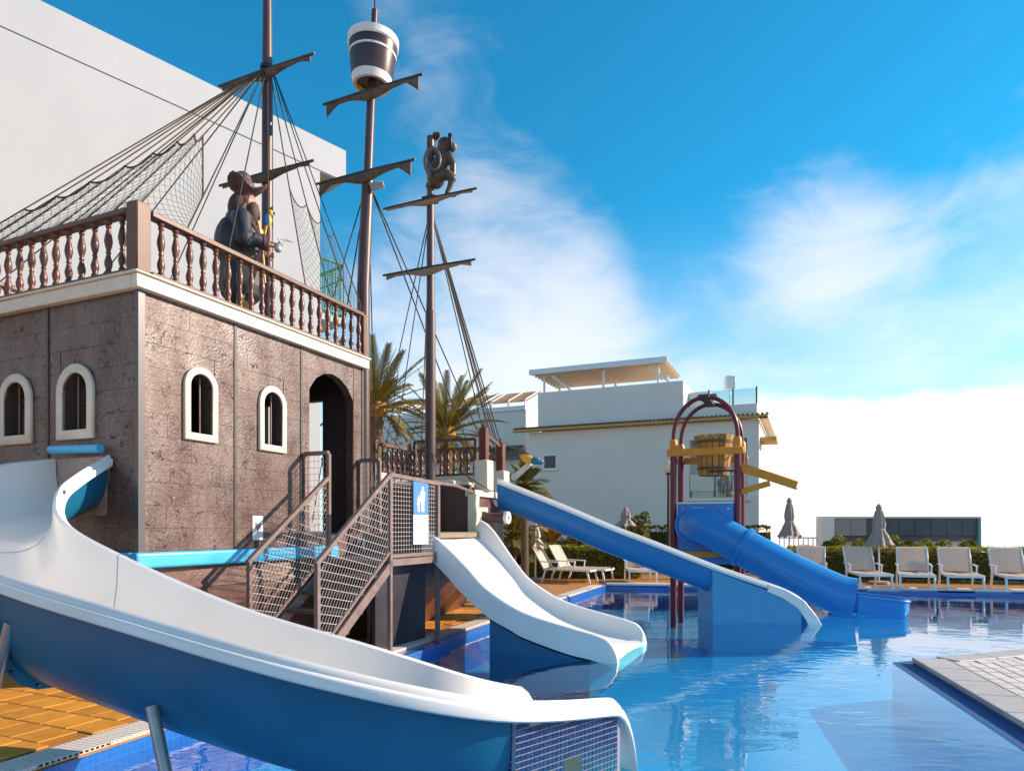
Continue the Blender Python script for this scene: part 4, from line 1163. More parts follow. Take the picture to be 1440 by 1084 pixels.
# ------------------------------------------------------------------ water play tower with tube slide
def tower():
    FL = V((3.43,14.5,0)); FR = FL + NV*1.30; BL = FL + D1*.90; BR = FR + D1*.90
    t = thing('water_play_tower', 'maroon play tower with hooped top, tipping bucket and blue tube slide', 'play tower', FL)
    ZJ = 3.34
    for p in (FL, FR, BL, BR):
        mb = MB(); mb.tube([p+V((0,0,-1.2)), p+V((0,0,ZJ))], .07, 14); c = mb.build('column', MAROON, t)
        mb = MB(); mb.tube([p+V((0,0,ZJ-.22)), p+V((0,0,ZJ-.03)), p+V((0,0,ZJ+.03))], [.086,.086,.06], 14); mb.build('column_cap', YELLOWP, c)
    for a, b in ((FL,FR),(BL,BR)):
        mid = (a+b)/2; h = (b-a)/2
        mb = MB(); mb.tube([mid - h*math.cos(math.pi*k/24) + V((0,0,ZJ+.02+.86*math.sin(math.pi*k/24)**.9)) for k in range(25)], .045, 10); mb.build('hoop', MAROON, t)
    mid = (FL+FR+BL+BR)/4
    mb = MB(); mb.bar(mid-D1*.52+V((0,0,ZJ+.88)), mid+D1*.52+V((0,0,ZJ+.88)), .18, .10); mb.build('top_cap', BLACK, t, bev=.01)
    mb = MB(); mb.bar(mid-NV*.2+V((0,0,ZJ+.96)), mid+NV*.2+V((0,0,ZJ+.96)), .3, .09); mb.build('top_box', mat('slate box', (.10,.12,.14), .5), t, bev=.01)
    for a, b, z in ((FL,FR,3.08),(BL,BR,3.00)):
        mb = MB(); o = D1*(-.10 if a is FL else .10)
        mb.bar(a-NV*.12+o+V((0,0,z)), b+NV*.12+o+V((0,0,z)), .06, .15); mb.build('beam', YELLOWP, t, bev=.01)
    mb = MB(); mb.bar(FL+V((0,0,.95))-D1*.1, FR+V((0,0,.95))-D1*.1, .06, .12); mb.build('beam', YELLOWP, t, bev=.01)
    # bucket of staves
    c = mid + NV*.12; zb, zt = 2.62, 3.46
    bk = MB(); bk.lathe([(.02,0),(.27,0),(.36,zt-zb-.04),(.34,zt-zb-.04),(.25,.05),(.02,.05)], c=c+V((0,0,zb)), seg=20, cap=False); bo = bk.build('bucket', mat('bucket inside', (.16,.07,.02), .7), t)
    for k in range(18):
        a = 2*math.pi*k/18; w = .085
        d = V((math.cos(a), math.sin(a), 0)); s = V((-d.y, d.x, 0))
        m = MB(); pts = []
        for (z, r, ww) in ((zb-.01, .285, .046), (zt, .378, .062)):
            for (rr, sg) in ((r, -1), (r, 1), (r+.025, 1), (r+.025, -1)): pts.append(c + d*rr + s*ww*sg + V((0,0,z)))
        m.add(pts, [(0,3,2,1),(4,5,6,7),(0,1,5,4),(1,2,6,5),(2,3,7,6),(3,0,4,7)]); m.build('stave', WOODB, bo, smooth=False)
    for z, r in ((zb+.14,.338),(zt-.14,.398)):
        m = MB(); m.lathe([(r-.012,-.03),(r,-.03),(r+.007,.03),(r-.005,.03)], c=c+V((0,0,z)), seg=28, cap=False); m.build('hoop_band', mat('hoop brown', (.12,.05,.02), .5), bo)
    mb = MB(); mb.tube([c-NV*.8+V((0,0,3.12)), c+NV*.62+V((0,0,3.12))], .025, 8); mb.build('axle', BLACK, t)
    # yellow flume boards
    a = FR + D1*.15
    e = a + NV*1.0 + V((0,0,0))
    for off, zz, nm in ((-.12,0,'flume_board'),(.12,.02,'flume_board')):
        mb = MB(); mb.bar(a+D1*off+V((0,0,2.76+zz)), a+NV*1.12+D1*off+V((0,0,2.34+zz)), .05, .17); mb.build(nm, YELLOWP, t, bev=.01)
    mb = MB(); mb.bar(a+V((0,0,2.70)), a+NV*1.12+V((0,0,2.28)), .24, .03); mb.build('flume_base', YELLOWP, t)
    mb = MB(); mb.bar(a-D1*.12+V((0,0,2.22)), a+NV*.62-D1*.12+V((0,0,2.40)), .06, .12); mb.build('flume_brace', YELLOWP, t, bev=.01)
    mb = MB(); mb.tube([FL+NV*.7+D1*.1+V((0,0,2.68)), FR+NV*.05+D1*.1+V((0,0,2.68))], .018, 6); mb.build('pull_rod', BLACK, t)
    # panel and tube
    mb = MB(); mb.plate([(.09,.75),(1.23,.75),(1.23,2.0),(.09,2.0)], [], FL-D1*.03, NV, (0,0,1), D1*.06); pn = mb.build('back_panel', BLUET, t, bev=.01)
    mb = MB(); mb.bar(FL+NV*.09+V((0,0,2.02)), FL+NV*1.23+V((0,0,2.02)), .07, .035); mb.build('panel_trim', WHITEM, pn)
    for x, z in ((.2,1.9),(1.12,1.9),(.2,.9),(1.12,.9)):
        mb = MB(); p = FL+NV*x-D1*.03+V((0,0,z)); mb.tube([p, p-D1*.02], .022, 8); mb.build('panel_bolt', WHITEM, pn)
    dfl = MB(); dfl.box((-.9,-.05,.9),(0,.05,1.0))
    st = FL + NV*.46 - D1*.04
    path = [st + V((0,0,1.56)), st - D1*.22 + NV*.10 + V((0,0,1.56)), st - D1*.36 + NV*.45 + V((0,0,1.42)), st - D1*.42 + NV*1.1 + V((0,0,1.05)), st - D1*.46 + NV*1.9 + V((0,0,.62)), st - D1*.48 + NV*2.65 + V((0,0,.27)), st - D1*.48 + NV*2.95 + V((0,0,.20))]
    pp = catmull(path, 6)
    mb = MB(); mb.tube(pp[:18], .36, 24, cap=False); a_ = mb.build('tube', BLUET, t, ang=60)
    mb = MB(); mb.tube(pp[17:], .37, 24, cap=False); b_ = mb.build('tube', BLUET, t, ang=60)
    for p0, p1, r in ((pp[0],pp[1],.43), (pp[17]-(pp[18]-pp[17])*.3, pp[17]+(pp[18]-pp[17])*.3, .41)):
        mb = MB(); mb.tube([p0, p1], r, 26); mb.build('tube_collar', BLUET, b_, ang=40)
    # open run-out trough
    e0 = pp[-1] - (pp[-1]-pp[-2])*1.5; rows = []; ax = (NV*.45+V((.55,0,0))).normalized(); sd = V((-ax.y, ax.x, 0))
    for u in (0, .15, .3, .45, .6, .7, .78, .85, .90, .94, .97, .99, 1.0):
        f = 1 if u < .7 else math.sqrt(max(.0004, 1-((u-.7)/.3)**2)); c0 = e0 + ax*(.95*u); row = []
        for j in range(17):
            th = math.pi*j/16; cs = math.cos(th)
            row.append(c0 + sd*(.40*f*math.copysign(abs(cs)**.6, cs)) + V((0,0, lerp(.06,-.04,u) - .36*math.sin(th)**.6*(.4+.6*f))))
        rows.append(row)
    mb = MB(); mb.grid(rows); mb.build('run_out', BLUET, t, ang=60)
    for k in (0, -1):
        mb = MB(); mb.tube([r[k] for r in rows], .028, 8); mb.build('run_out_rim', BLUET, t, ang=60)
tower()

# ------------------------------------------------------------------ buildings
def hotel():
    C = V((-4.5, 16, 0)); d = V((.659,.752,0)); o = V((d.y,-d.x,0))       # long wall runs towards us on the left, o faces the ship
    t = thing('white_hotel', 'tall plain white rendered building behind the ship on the left', 'building', C)
    H = 10.62
    mb = MB(); A = C - d*24
    pts = [C, A, A-o*12, C-o*12]
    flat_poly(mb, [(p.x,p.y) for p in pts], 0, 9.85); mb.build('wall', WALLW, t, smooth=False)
    mb = MB(); C2 = C + d*.72 + o*.004; A2 = A + o*.004; pts = [C2, A2, A2-o*12, C2-o*12]
    flat_poly(mb, [(p.x,p.y) for p in pts], 9.875, H); mb.build('roof_slab', WALLW, t, smooth=False)
    mb = MB(); pts = [C + d*.7 - o*.02, A - o*.02, A-o*11, C+d*.7-o*11]
    flat_poly(mb, [(p.x,p.y) for p in pts], 9.852, 9.873); mb.build('shadow_joint', GREY, t, smooth=False)
    mb = MB(); p = C + d*.30 - o*.35; mb.lathe([(.10,0),(.10,-.06),(.06,-.08)], c=p+V((0,0,9.85)), seg=14); mb.build('soffit_lamp', OCHRE, t)
    # green balcony railing past the corner
    mb = MB(); b0 = C - o*.55 + d*.002; b1 = b0 + d*1.1; pts = [b0, b1, b1-o*1.6, b0-o*1.6]
    flat_poly(mb, [(p.x,p.y) for p in pts], 6.60, 6.75); bal = mb.build('balcony', WALLW, t, smooth=False)
    a, b = b0 + o*.0 + d*.05 - o*.04, b1 - o*.04 - d*.04; c = b - o*1.5
    for (x, y) in ((a, b), (b, c)):
        for z_, r_ in ((8.10,.035),(6.85,.025),(7.75,.02)):
            mb = MB(); mb.tube([x+V((0,0,z_)), y+V((0,0,z_))], r_, 8); mb.build('green_rail', GREEN, bal)
        L_ = (y-x).length; n = int(L_/.11)
        for k in range(n+1):
            p = lerp(x, y, k/n); mb = MB(); mb.tube([p+V((0,0,6.75)), p+V((0,0,8.10))], .013, 5); mb.build('green_bar', GREEN, bal)
hotel()

def villa():
    E = V((10.8, 30, 0)); u = V((-.916,.401,0)); f = V((-.401,-.916,0)); r = -u
    t = thing('white_villa', 'white two storey villa with roof terrace and pergola beyond the pool', 'villa', E)
    def quad(nm, a0, a1, z0, z1, fr, bk, m, bev=0, par=None):
        """box along the front: a from the right end, fr/bk offsets out of and behind the front plane"""
        mb = MB(); p = [E+u*a0+f*fr, E+u*a1+f*fr, E+u*a1-f*bk, E+u*a0-f*bk]
        flat_poly(mb, [(k.x,k.y) for k in p], z0, z1); return mb.build(nm, m, par or t, smooth=False, bev=bev)
    # lower body with the recessed balcony bay at its right end
    wd = quad('wall', 2.95, 10.85, 0, 6.28, 0, 8, WALLV)
    quad('wall', .45, 2.95, 0, 2.85, 0, 8, WALLV); quad('wall', .45, 2.95, 5.5, 6.28, 0, 8, WALLV); quad('wall', -.05, .45, 0, 6.28, 0, 8, WALLV)
    quad('balcony_back', .45, 2.95, 2.85, 5.5, -1.2, 8, mat('balcony back', (.72,.66,.58), .8)); 
    quad('balcony_slab', .30, 3.05, 2.70, 2.86, .25, -.02, WALLV)
    quad('balcony_glass', .48, 2.92, 2.88, 3.85, -.05, .07, mat_glass('pale glass', (.80,.82,.82), .1))
    quad('balcony_rail', .48, 2.92, 3.85, 3.90, 0, .1, WHITEM)
    quad('balcony_pillar', 1.55, 1.75, 2.86, 5.5, -.9, 1.1, WALLV)
    quad('balcony_lamp', 1.95, 2.15, 3.9, 4.15, -1.1, 1.2, mat('lamp plate', (.5,.5,.5), .5))
    # eave: ochre soffit, brown tiles
    ev = quad('eave', -.40, 11.6, 6.30, 6.42, .40, -.012, OCHRE)
    mb = MB(); n = 62
    for k in range(n):
        a = -.4 + 12.05*k/n; p = E + u*a + f*.46
        mb.tube([p+V((0,0,6.45)), p-f*.80+V((0,0,6.54))], .05, 6)
    o = mb.build('roof_tile_row', ROOFT, ev, weld=False); o['kind'] = 'stuff'
    quad('eave_return', -.45, -.06, 6.30, 6.42, .39, 8, WALLV); 
    quad('side_ledge', -.75, -.07, 5.35, 5.55, -.5, 2.0, OCHRE)
    # roof storey and terrace
    rs = quad('roof_storey', 3.30, 10.55, 6.43, 8.34, -.45, 7.5, WALLV)
    quad('terrace_parapet', .05, 3.298, 6.43, 7.02, -.25, 7.4, WALLV)
    GL = mat_glass('terrace glass', (.72,.86,.86), .05)
    for a0, a1 in ((.10,1.05),(1.10,2.1),(2.15,3.28)):
        g = quad('glass_panel', a0, a1, 7.03, 7.72, -.30, .32, GL)
    for a in (.07, 1.07, 2.12):
        quad('glass_post', a-.03, a+.03, 7.02, 7.78, -.28, .34, BLACK)
    quad('stair_head', 2.30, 3.25, 7.02, 8.05, -2.0, 4.0, mat('stair head cream', (.74,.62,.50), .8))
    mb = MB(); p = E+u*1.3-f*1.2; mb.tube([p+V((0,0,7.0)), p+V((0,0,7.9))], .035, 8); mb.box((p.x-.2,p.y-.2,7.9), (p.x+.2,p.y+.2,8.5)); mb.build('terrace_lamp', WHITEM, t, bev=.04)
    # pergola
    pg = []
    for a in (4.5, 7.2, 10.3):
        for bk in (.7, 3.0):
            mb = MB(); p = E+u*a-f*bk; mb.tube([p+V((0,0,8.34)), p+V((0,0,9.22))], .06, 8); pg.append(mb.build('pergola_post', WHITEM, t))
    rf = quad('pergola_roof', 4.05, 10.9, 9.38, 9.40, -.30, 4.3, mat_leaf('pergola sheet', (.82,.74,.64), (.80,.72,.62), 2, .55)); 
    for k in range(9):
        quad('pergola_rafter', 4.10, 10.85, 9.22, 9.375, -.35-.44*k, .42+.44*k, (MATS.get('pergola cream') or mat_leaf('pergola cream', (.80,.70,.58), (.76,.66,.54), 2, .45)), par=rf)
    quad('pergola_fascia', 4.0, 10.95, 9.24, 9.50, -.22, .295, WHITEM, par=rf)
    for a in (5.0, 9.9):
        mb = MB(); mb.bar(E+u*a-f*.7+V((0,0,9.20)), E+u*(a-1.0)-f*.72+V((0,0,8.40)), .07, .10)
        mb.build('pergola_brace', WHITEM, rf)
    # window
    wx = 9.72
    w = quad('window', wx-.40, wx+.40, 4.38, 5.15, .035, -.004, WHITEM)
    quad('pane', wx-.30, wx+.30, 4.46, 5.07, .042, -.037, mat('dark pane', (.02,.05,.07), .08), par=w)
    quad('sill', wx-.45, wx+.45, 4.32, 4.378, .08, -.004, WALLV, par=w)
    # wing to the left, further back
    W0 = V((-8, 41.5, 0)); g = thing('terrace_house', 'white lower terraced house with tan awnings left of the villa', 'house', W0)
    ft = V((-.401,-.916,0)); uu = V((.916,-.401,0)); B = W0
    def box2(nm, x0, x1, z0, z1, y0, y1, m, par=None):
        mb = MB(); p = [B+uu*x0-ft*y0, B+uu*x1-ft*y0, B+uu*x1-ft*y1, B+uu*x0-ft*y1]; flat_poly(mb, [(k.x,k.y) for k in p], z0, z1); return mb.build(nm, m, par or g, smooth=False)
    box2('wall', -4, 9.2, 0, 5.3, 0, 6, WALLV); 
    ev = box2('eave', -4, 9.3, 5.32, 5.75, -.5, .8, mat('eave brown', (.20,.11,.085), .7))
    mb = MB()
    for k in range(60):
        p = B + uu*(-4+13.3*k/60) + ft*.52; mb.tube([p+V((0,0,5.78)), p-ft*1.2+V((0,0,6.1))], .09, 5)
    o = mb.build('roof_tile_row', ROOFT, ev, weld=False); o['kind'] = 'stuff'
    box2('parapet', -4, 9.2, 5.77, 8.15, .9, 6, WALLV); box2('parapet_band', -4, 9.2, 8.16, 8.42, .8, 6, mat('bright band', (.82,.80,.77), .7))
    for k in range(5):
        x = -3.6+2.6*k
        mb = MB(); a0 = B+uu*x-ft*1.2; a1 = B+uu*(x+2.3)-ft*1.2
        mb.add([a0+V((0,0,8.75)), a1+V((0,0,8.75)), a1-ft*2.4+V((0,0,9.75)), a0-ft*2.4+V((0,0,9.75)), a0+V((0,0,8.70)), a1+V((0,0,8.70)), a1-ft*2.4+V((0,0,9.70)), a0-ft*2.4+V((0,0,9.70))],
               [(0,1,2,3),(7,6,5,4),(0,4,5,1),(1,5,6,2),(2,6,7,3),(3,7,4,0)]); aw = mb.build('awning', TANC, g, smooth=False)
        for e in (.1, 1.2, 2.25):
            mb = MB(); b0 = B+uu*(x+e)-ft*1.15; mb.bar(b0+V((0,0,8.82)), b0-ft*2.45+V((0,0,9.83)), .09, .06); mb.tube([b0+V((0,0,8.3)), b0+V((0,0,8.8))], .05, 6); mb.build('awning_frame', WHITEM, aw)
villa()

def pavilion():
    c = P(1145, 770, 40); t = thing('low_pavilion', 'low flat pavilion with dark slate fascia behind the hedge on the right', 'pavilion', (c.x, 40, -2))
    x0, x1 = c.x, P(1372,770,40).x
    def bx(nm, a, b, c_, d, e, f_, m): 
        mb = MB(); mb.box((a,c_,e), (b,d,f_)); return mb.build(nm, m, t, smooth=False)
    bx('wall', x0+1.3, x1-.2, 40, 41.6, -3, .72, mat('pavilion cream', (.66,.58,.50), .8))
    sl = mat('slate fascia', (.055,.065,.08), .55, (.08,.09,.10), sc=1.2)
    n = 9
    for k in range(n):
        a = lerp(x0+1.0, x1-.1, k/n); b = lerp(x0+1.0, x1-.1, (k+1)/n); bx('fascia_panel', a+.012, b-.012, 39.6, 39.75, 1.05, 2.08, mat('taupe fascia', (.30,.26,.25), .6) if k < 2 else sl)
    bx('roof', x0+1.0, x1-.1, 39.76, 41.6, .74, 2.02, mat('roof dark', (.10,.10,.11), .7)); bx('fascia_top', x0, x1, 39.5, 39.8, 2.09, 2.16, mat('pale trim', (.62,.60,.58), .6))
    bx('pier', x0+.2, x0+.95, 39.5, 40.2, -3, 2.08, mat('pier white', (.70,.66,.62), .7)); bx('pier', x1-.18, x1-.02, 39.5, 40, -3, 2.08, mat('pier teal', (.10,.25,.22), .6))
pavilion()

# ------------------------------------------------------------------ vegetation
LEAFH = mat_leaf('hedge leaf', (.14, .16, .020), (.40, .32, .03), 2.2, .5)
LEAFB = mat_leaf('bush leaf', (.10, .10, .014), (.30, .23, .022), 1.6)
LEAFD = mat_leaf('dark bush leaf', (.045, .065, .014), (.14, .125, .020), 2.0)
PALML = mat_leaf('palm leaf', (.075, .085, .020), (.30, .22, .034), 1.0, .3)
PALMY = mat_leaf('dry palm leaf', (.26, .155, .022), (.36, .22, .03), 1.2, .3)
def leaves(mb, pts, size, rng):
    for p in pts:
        a = rng.uniform(0, 2*math.pi); b = rng.uniform(-1.1, 1.1); s = size*rng.uniform(.6, 1.4)
        d = V((math.cos(a)*math.cos(b), math.sin(a)*math.cos(b), math.sin(b))); w = d.orthogonal().normalized(); w = (w*math.cos(a*3) + d.cross(w)*math.sin(a*3))
        mb.add([p-d*s, p+w*s*.45, p+d*s, p-w*s*.45], [(0,1,2,3)])
def hedge(name, label, A, B, w, h, n, m, seed, group=None):
    rng = random.Random(seed); A, B = V(A), V(B); d = (B-A); L_ = d.length; d.normalize(); s = V((-d.y, d.x, 0))
    t = thing(name, label, 'hedge', A, group=group)
    c = MB(); c.bar(A+V((0,0,h*.45)), B+V((0,0,h*.45)), w*.72, h*.84); c.build('stems', mat('hedge core', (.06,.062,.014), .95), t, smooth=False)
    pts = []
    for _ in range(n):
        x = rng.uniform(0, L_); f = rng.random()
        top = h*(1 + .05*mnoise.noise(V((x*1.7, seed, 0))) + .04*mnoise.noise(V((x*5, seed, 3))))
        if f < .38: y, z = rng.uniform(-w/2, w/2), top + rng.gauss(-.01,.02)
        else: y, z = (-1 if f < .72 else 1)*(w/2 + rng.gauss(0,.03)), rng.uniform(.02, top)
        pts.append(A + d*x + s*y + V((0,0,z)))
    mb = MB(); leaves(mb, pts, .045, rng); o = mb.build('foliage', m, t, smooth=False, weld=False); o['kind'] = 'stuff'
    return t
def bush(name, label, c, rad, n, m, seed, size=.07, group=None):
    rng = random.Random(seed); c = V(c)
    t = thing(name, label, 'bush', (c.x, c.y, 0), group=group)
    st = MB()
    for k in range(5):
        a = k*1.3; st.tube([V((c.x,c.y,0)), c+V((math.cos(a)*rad[0]*.4, math.sin(a)*rad[1]*.4, rad[2]*.3))], [.04,.012], 5)
    st.build('stems', mat('bark', (.07,.05,.03), .9), t)
    clumps = [(c + V((rng.uniform(-1,1)*rad[0]*.8, rng.uniform(-1,1)*rad[1]*.8, rng.uniform(-.8,.8)*rad[2])), rng.uniform(.25,.5)*min(rad)) for _ in range(16)]
    pts = []
    while len(pts) < n:
        cc, r = rng.choice(clumps); v = V((rng.gauss(0,1), rng.gauss(0,1), rng.gauss(0,1))).normalized()*r*rng.uniform(.7,1.08)
        p = cc + v
        if p.z > .02: pts.append(p)
    mb = MB(); leaves(mb, pts, size, rng); o = mb.build('foliage', m, t, smooth=False, weld=False); o['kind'] = 'stuff'
    return t
def frond_mesh(L_, droop, seed, m, nl=26, ll=.30, w0=.030):
    rng = random.Random(seed); mb = MB(); pts = []
    for i in range(13):
        u = i/12; pts.append(V((L_*(u - .12*droop*u**3), 0, L_*(.10*u - .42*droop*u*u))))
    mb.tube(pts, [lerp(.026,.005,i/12) for i in range(13)], 4)
    for k in range(nl):
        u = .14 + .86*k/nl; i = min(11, int(u*12)); f = u*12-i; p = lerp(pts[i], pts[i+1], f); tdir = (pts[i+1]-pts[i]).normalized()
        l = ll*math.sin(math.pi*(.12+.80*u))**.7*rng.uniform(.85,1.1)
        for sgn in (-1, 1):
            d = (tdir*1.0 + V((0, sgn*.75, 0)) + V((0,0,.28-.25*u+rng.uniform(-.12,.08)))).normalized()
            e = p + d*l + V((0,0,-.10*l)); w = tdir*w0
            mb.add([p-w, p+w, lerp(p,e,.55)+w*.9, e, lerp(p,e,.55)-w*.9], [(0,1,2,3,4)])
    me = mb.mesh('frond', smooth=False, weld=False); me.materials.append(m); return me
def palm(label, c, zc, L_, nf, seed, group=None, trunk_r=.22, lean=0, dry=6):
    rng = random.Random(seed); t = thing('palm_tree', label, 'palm tree', c, group=group); WM[t.name] = None
    tr = MB(); rows = []
    n = 22
    for i in range(n+1):
        z = zc*i/n; r = trunk_r*(1.15-.25*i/n)*(1.0 + (.10 if i % 2 else 0)); rows.append((r, z))
    tr.lathe(rows, seg=14); tr.build('trunk', mat('palm bark', (.20,.13,.07), .95, (.12,.08,.045), sc=9, bump=.8, bsc=12), t, ang=20)
    cr = MB(); cr.lathe([(trunk_r*.9,0),(trunk_r*1.5,.15),(trunk_r*1.35,.40),(.05,.6)], c=(0,0,zc-.12), seg=14); cr.build('crown_base', mat('palm crown', (.42,.24,.05), .9, (.26,.14,.03), sc=14, bump=.8, bsc=20), t)
    meshes = [frond_mesh(L_, .35, seed, PALML), frond_mesh(L_, .75, seed+1, PALML), frond_mesh(L_*.9, 1.25, seed+2, PALML)]
    dm = frond_mesh(L_*.62, .4, seed+5, PALMY)
    for k in range(nf):
        a = 2.399*k; e = k/nf           # rising to drooping
        el = lerp(R(80), R(-22), e**.8) + rng.uniform(-.12,.12)
        me = meshes[0 if e < .4 else 1 if e < .8 else 2]
        inst('frond', me, t, (0.10*math.cos(a), .10*math.sin(a), zc+.25-.25*e), rot=(rng.uniform(-.3,.3), -el, a), scale=(rng.uniform(.85,1.08),)*3)
    for k in range(dry):
        inst('frond', dm, t, (0,0,zc+.1), rot=(rng.uniform(-.3,.3), -R(rng.uniform(20,75)), k*6.28/dry+.3))
    return t
palm('feathery palm behind the foremast with a full round crown', (P(628,0,21.5).x, 21.5, 0), 4.35, 2.15, 46, 3, 'palms behind the ship')
palm('palm half hidden behind the castle end and middle mast', (P(528,0,19.5).x, 19.5, 0), 4.75, 2.0, 44, 8, 'palms behind the ship')
def shrub_palm(label, c, zc, L_, nf, seed, m, group='low palm shrubs'):
    rng = random.Random(seed); t = thing('palm_shrub', label, 'palm shrub', c, group=group); WM[t.name] = None
    tr = MB(); tr.tube([(0,0,0),(0,0,zc)], [.10,.08], 8); tr.build('trunk', mat('shrub trunk', (.12,.08,.05), .95), t)
    me = [frond_mesh(L_, .5, seed, m, 20, .3), frond_mesh(L_*.9, .9, seed+1, m, 20, .3)]
    for k in range(nf):
        inst('frond', me[k % 2], t, (0,0,zc), rot=(rng.uniform(-.4,.4), -lerp(R(80), R(-35), k/nf), 2.399*k), scale=(rng.uniform(.8,1.1),)*3)
shrub_palm('palm shrub showing above the top of the long blue slide', (P(738,0,17.5).x, 17.5, 0), 2.55, .8, 30, 21, PALML)
shrub_palm('dense palm shrub below the long blue slide near the cannon', (P(722,0,19).x, 19, 0), 1.25, 1.15, 34, 25, PALML)
shrub_palm('yellowish palm shrub in the garden behind the seaside hedge', (P(775,0,21.9).x, 21.9, 0), .9, 1.0, 30, 29, PALMY)
hedge('hedge', 'clipped hedge behind the row of loungers on the right', (8.2, 20.2, 0), (26, 16.4, 0), .75, .93, 21000, LEAFH, 1, 'clipped hedges')
hedge('hedge', 'clipped hedge behind the two loungers under the long blue slide', (.55, 21.2, 0), (3.9, 20.7, 0), .8, .92, 8000, LEAFH, 2, 'clipped hedges')
hedge('hedge', 'tall hedge at the foot of the villa beside the globe lamp', (3.9, 25.5, 0), (9.0, 23.8, 0), .9, 1.55, 8000, LEAFD, 3, 'clipped hedges')
bush('bush', 'sunlit yellow green bush under the upper blue slide', (P(795,0,22.5).x, 22.5, .85), (.9,.6,.7), 2600, LEAFB, 41, group='garden bushes')
bush('bush', 'dark green bush between the palm shrubs behind the ship', (P(712,0,22.5).x, 22.5, .8), (1.0,.6,.8), 2600, LEAFD, 42, group='garden bushes')
bush('bush', 'round bush in front of the pavilion left of the parasol', (P(1205,0,27).x, 27, .35), (1.3,.7,.75), 2600, LEAFB, 43, .08, 'garden bushes')
bush('bush', 'round bush in front of the pavilion right of the parasol', (P(1285,0,27).x, 27, .38), (1.5,.7,.7), 2600, LEAFB, 44, .08, 'garden bushes')
bush('bush', 'rightmost bush in front of the pavilion', (P(1350,0,27).x, 27, .30), (1.1,.7,.7), 2200, LEAFB, 45, .08, 'garden bushes')
bush('bush', 'small shrub beside the closed parasol in front of the villa', (P(893,0,23.8).x, 23.8, 1.55), (.55,.4,.55), 1200, LEAFB, 46, .07, 'garden bushes')

# ------------------------------------------------------------------ loungers, parasols, lamp, fence
def lounger_proto():
    t = thing('sun_lounger', 'x', 'sun lounger', (0,0,0), group='cream sling sun loungers', local=True)
    W = .72
    def b(nm, a, c, w, h, m=WHITEM): mb = MB(); mb.bar(a, c, w, h); return mb.build(nm, m, t, bev=.006)
    # faces -y: feet end at y = -1.25, head end at y = 0.55
    for s in (-1, 1):
        x = s*W/2
        b('side_rail', (x,-1.25,.34), (x,.12,.36), .045, .055); b('back_rail', (x*.96,.10,.36), (x*.96,.46,.98), .04, .04)
        b('leg', (x,-1.15,.33), (x,-1.22,0), .045, .05); b('leg', (x,.05,.34), (x,.16,0), .045, .05)
        b('armrest', (x*1.04,-.36,.55), (x*1.04,.22,.57), .055, .03); b('arm_post', (x*1.04,-.32,.36), (x*1.04,-.34,.545), .035, .035)
    b('cross_bar', (-W/2,-1.23,.33), (W/2,-1.23,.33), .04, .05)
    mb = MB(); rows = []
    for i in range(7): 
        y = lerp(-1.24, .08, i/6); rows.append([(x, y, .382-.02*math.cos(x/W*math.pi)) for x in (-.35,-.17,0,.17,.35)])
    mb.grid(rows); mb.grid([[(p[0],p[1],p[2]-.012) for p in r] for r in rows]); mb.build('seat_sling', SLING, t)
    mb = MB(); rows = []
    for i in range(6):
        f = i/5; rows.append([(x, lerp(.10,.47,f)+.02*math.cos(x/W*math.pi), lerp(.385,1.0,f)) for x in (-.34,-.17,0,.17,.34)])
    mb.grid(rows); mb.grid([[(p[0],p[1]+.014,p[2]) for p in r] for r in rows]); mb.build('backrest_sling', SLING, t)
    return t
LG = lounger_proto()
specs = [(1140, 18.3, -24, 'sun lounger partly hidden behind the end of the blue tube slide'),
         (1212, 17.9, -12, 'cream sun lounger just left of the closed parasol pole on the right'),
         (1284, 17.6, -26, 'cream sun lounger first to the right of the closed parasol pole'),
         (1345, 17.4, -24, 'cream sun lounger second to the right of the closed parasol pole'),
         (1420, 17.0, -22, 'rightmost cream sun lounger, cut by the photo edge'),
         (776, 19.2, 66, 'white sun lounger seen from the side beside the small cream parasol'),
         (800, 19.7, 62, 'white sun lounger just beyond the one beside the small cream parasol'),
         (897, 19.6, -4, 'white sun lounger half hidden by the long blue slide')]
for i, (px, Y, rz, lab) in enumerate(specs):
    o = LG if i == 0 else copy_tree(LG)
    o.location = ((px-720)/F*Y, Y, 0); o.rotation_euler = (0,0,R(rz)); o['label'] = lab
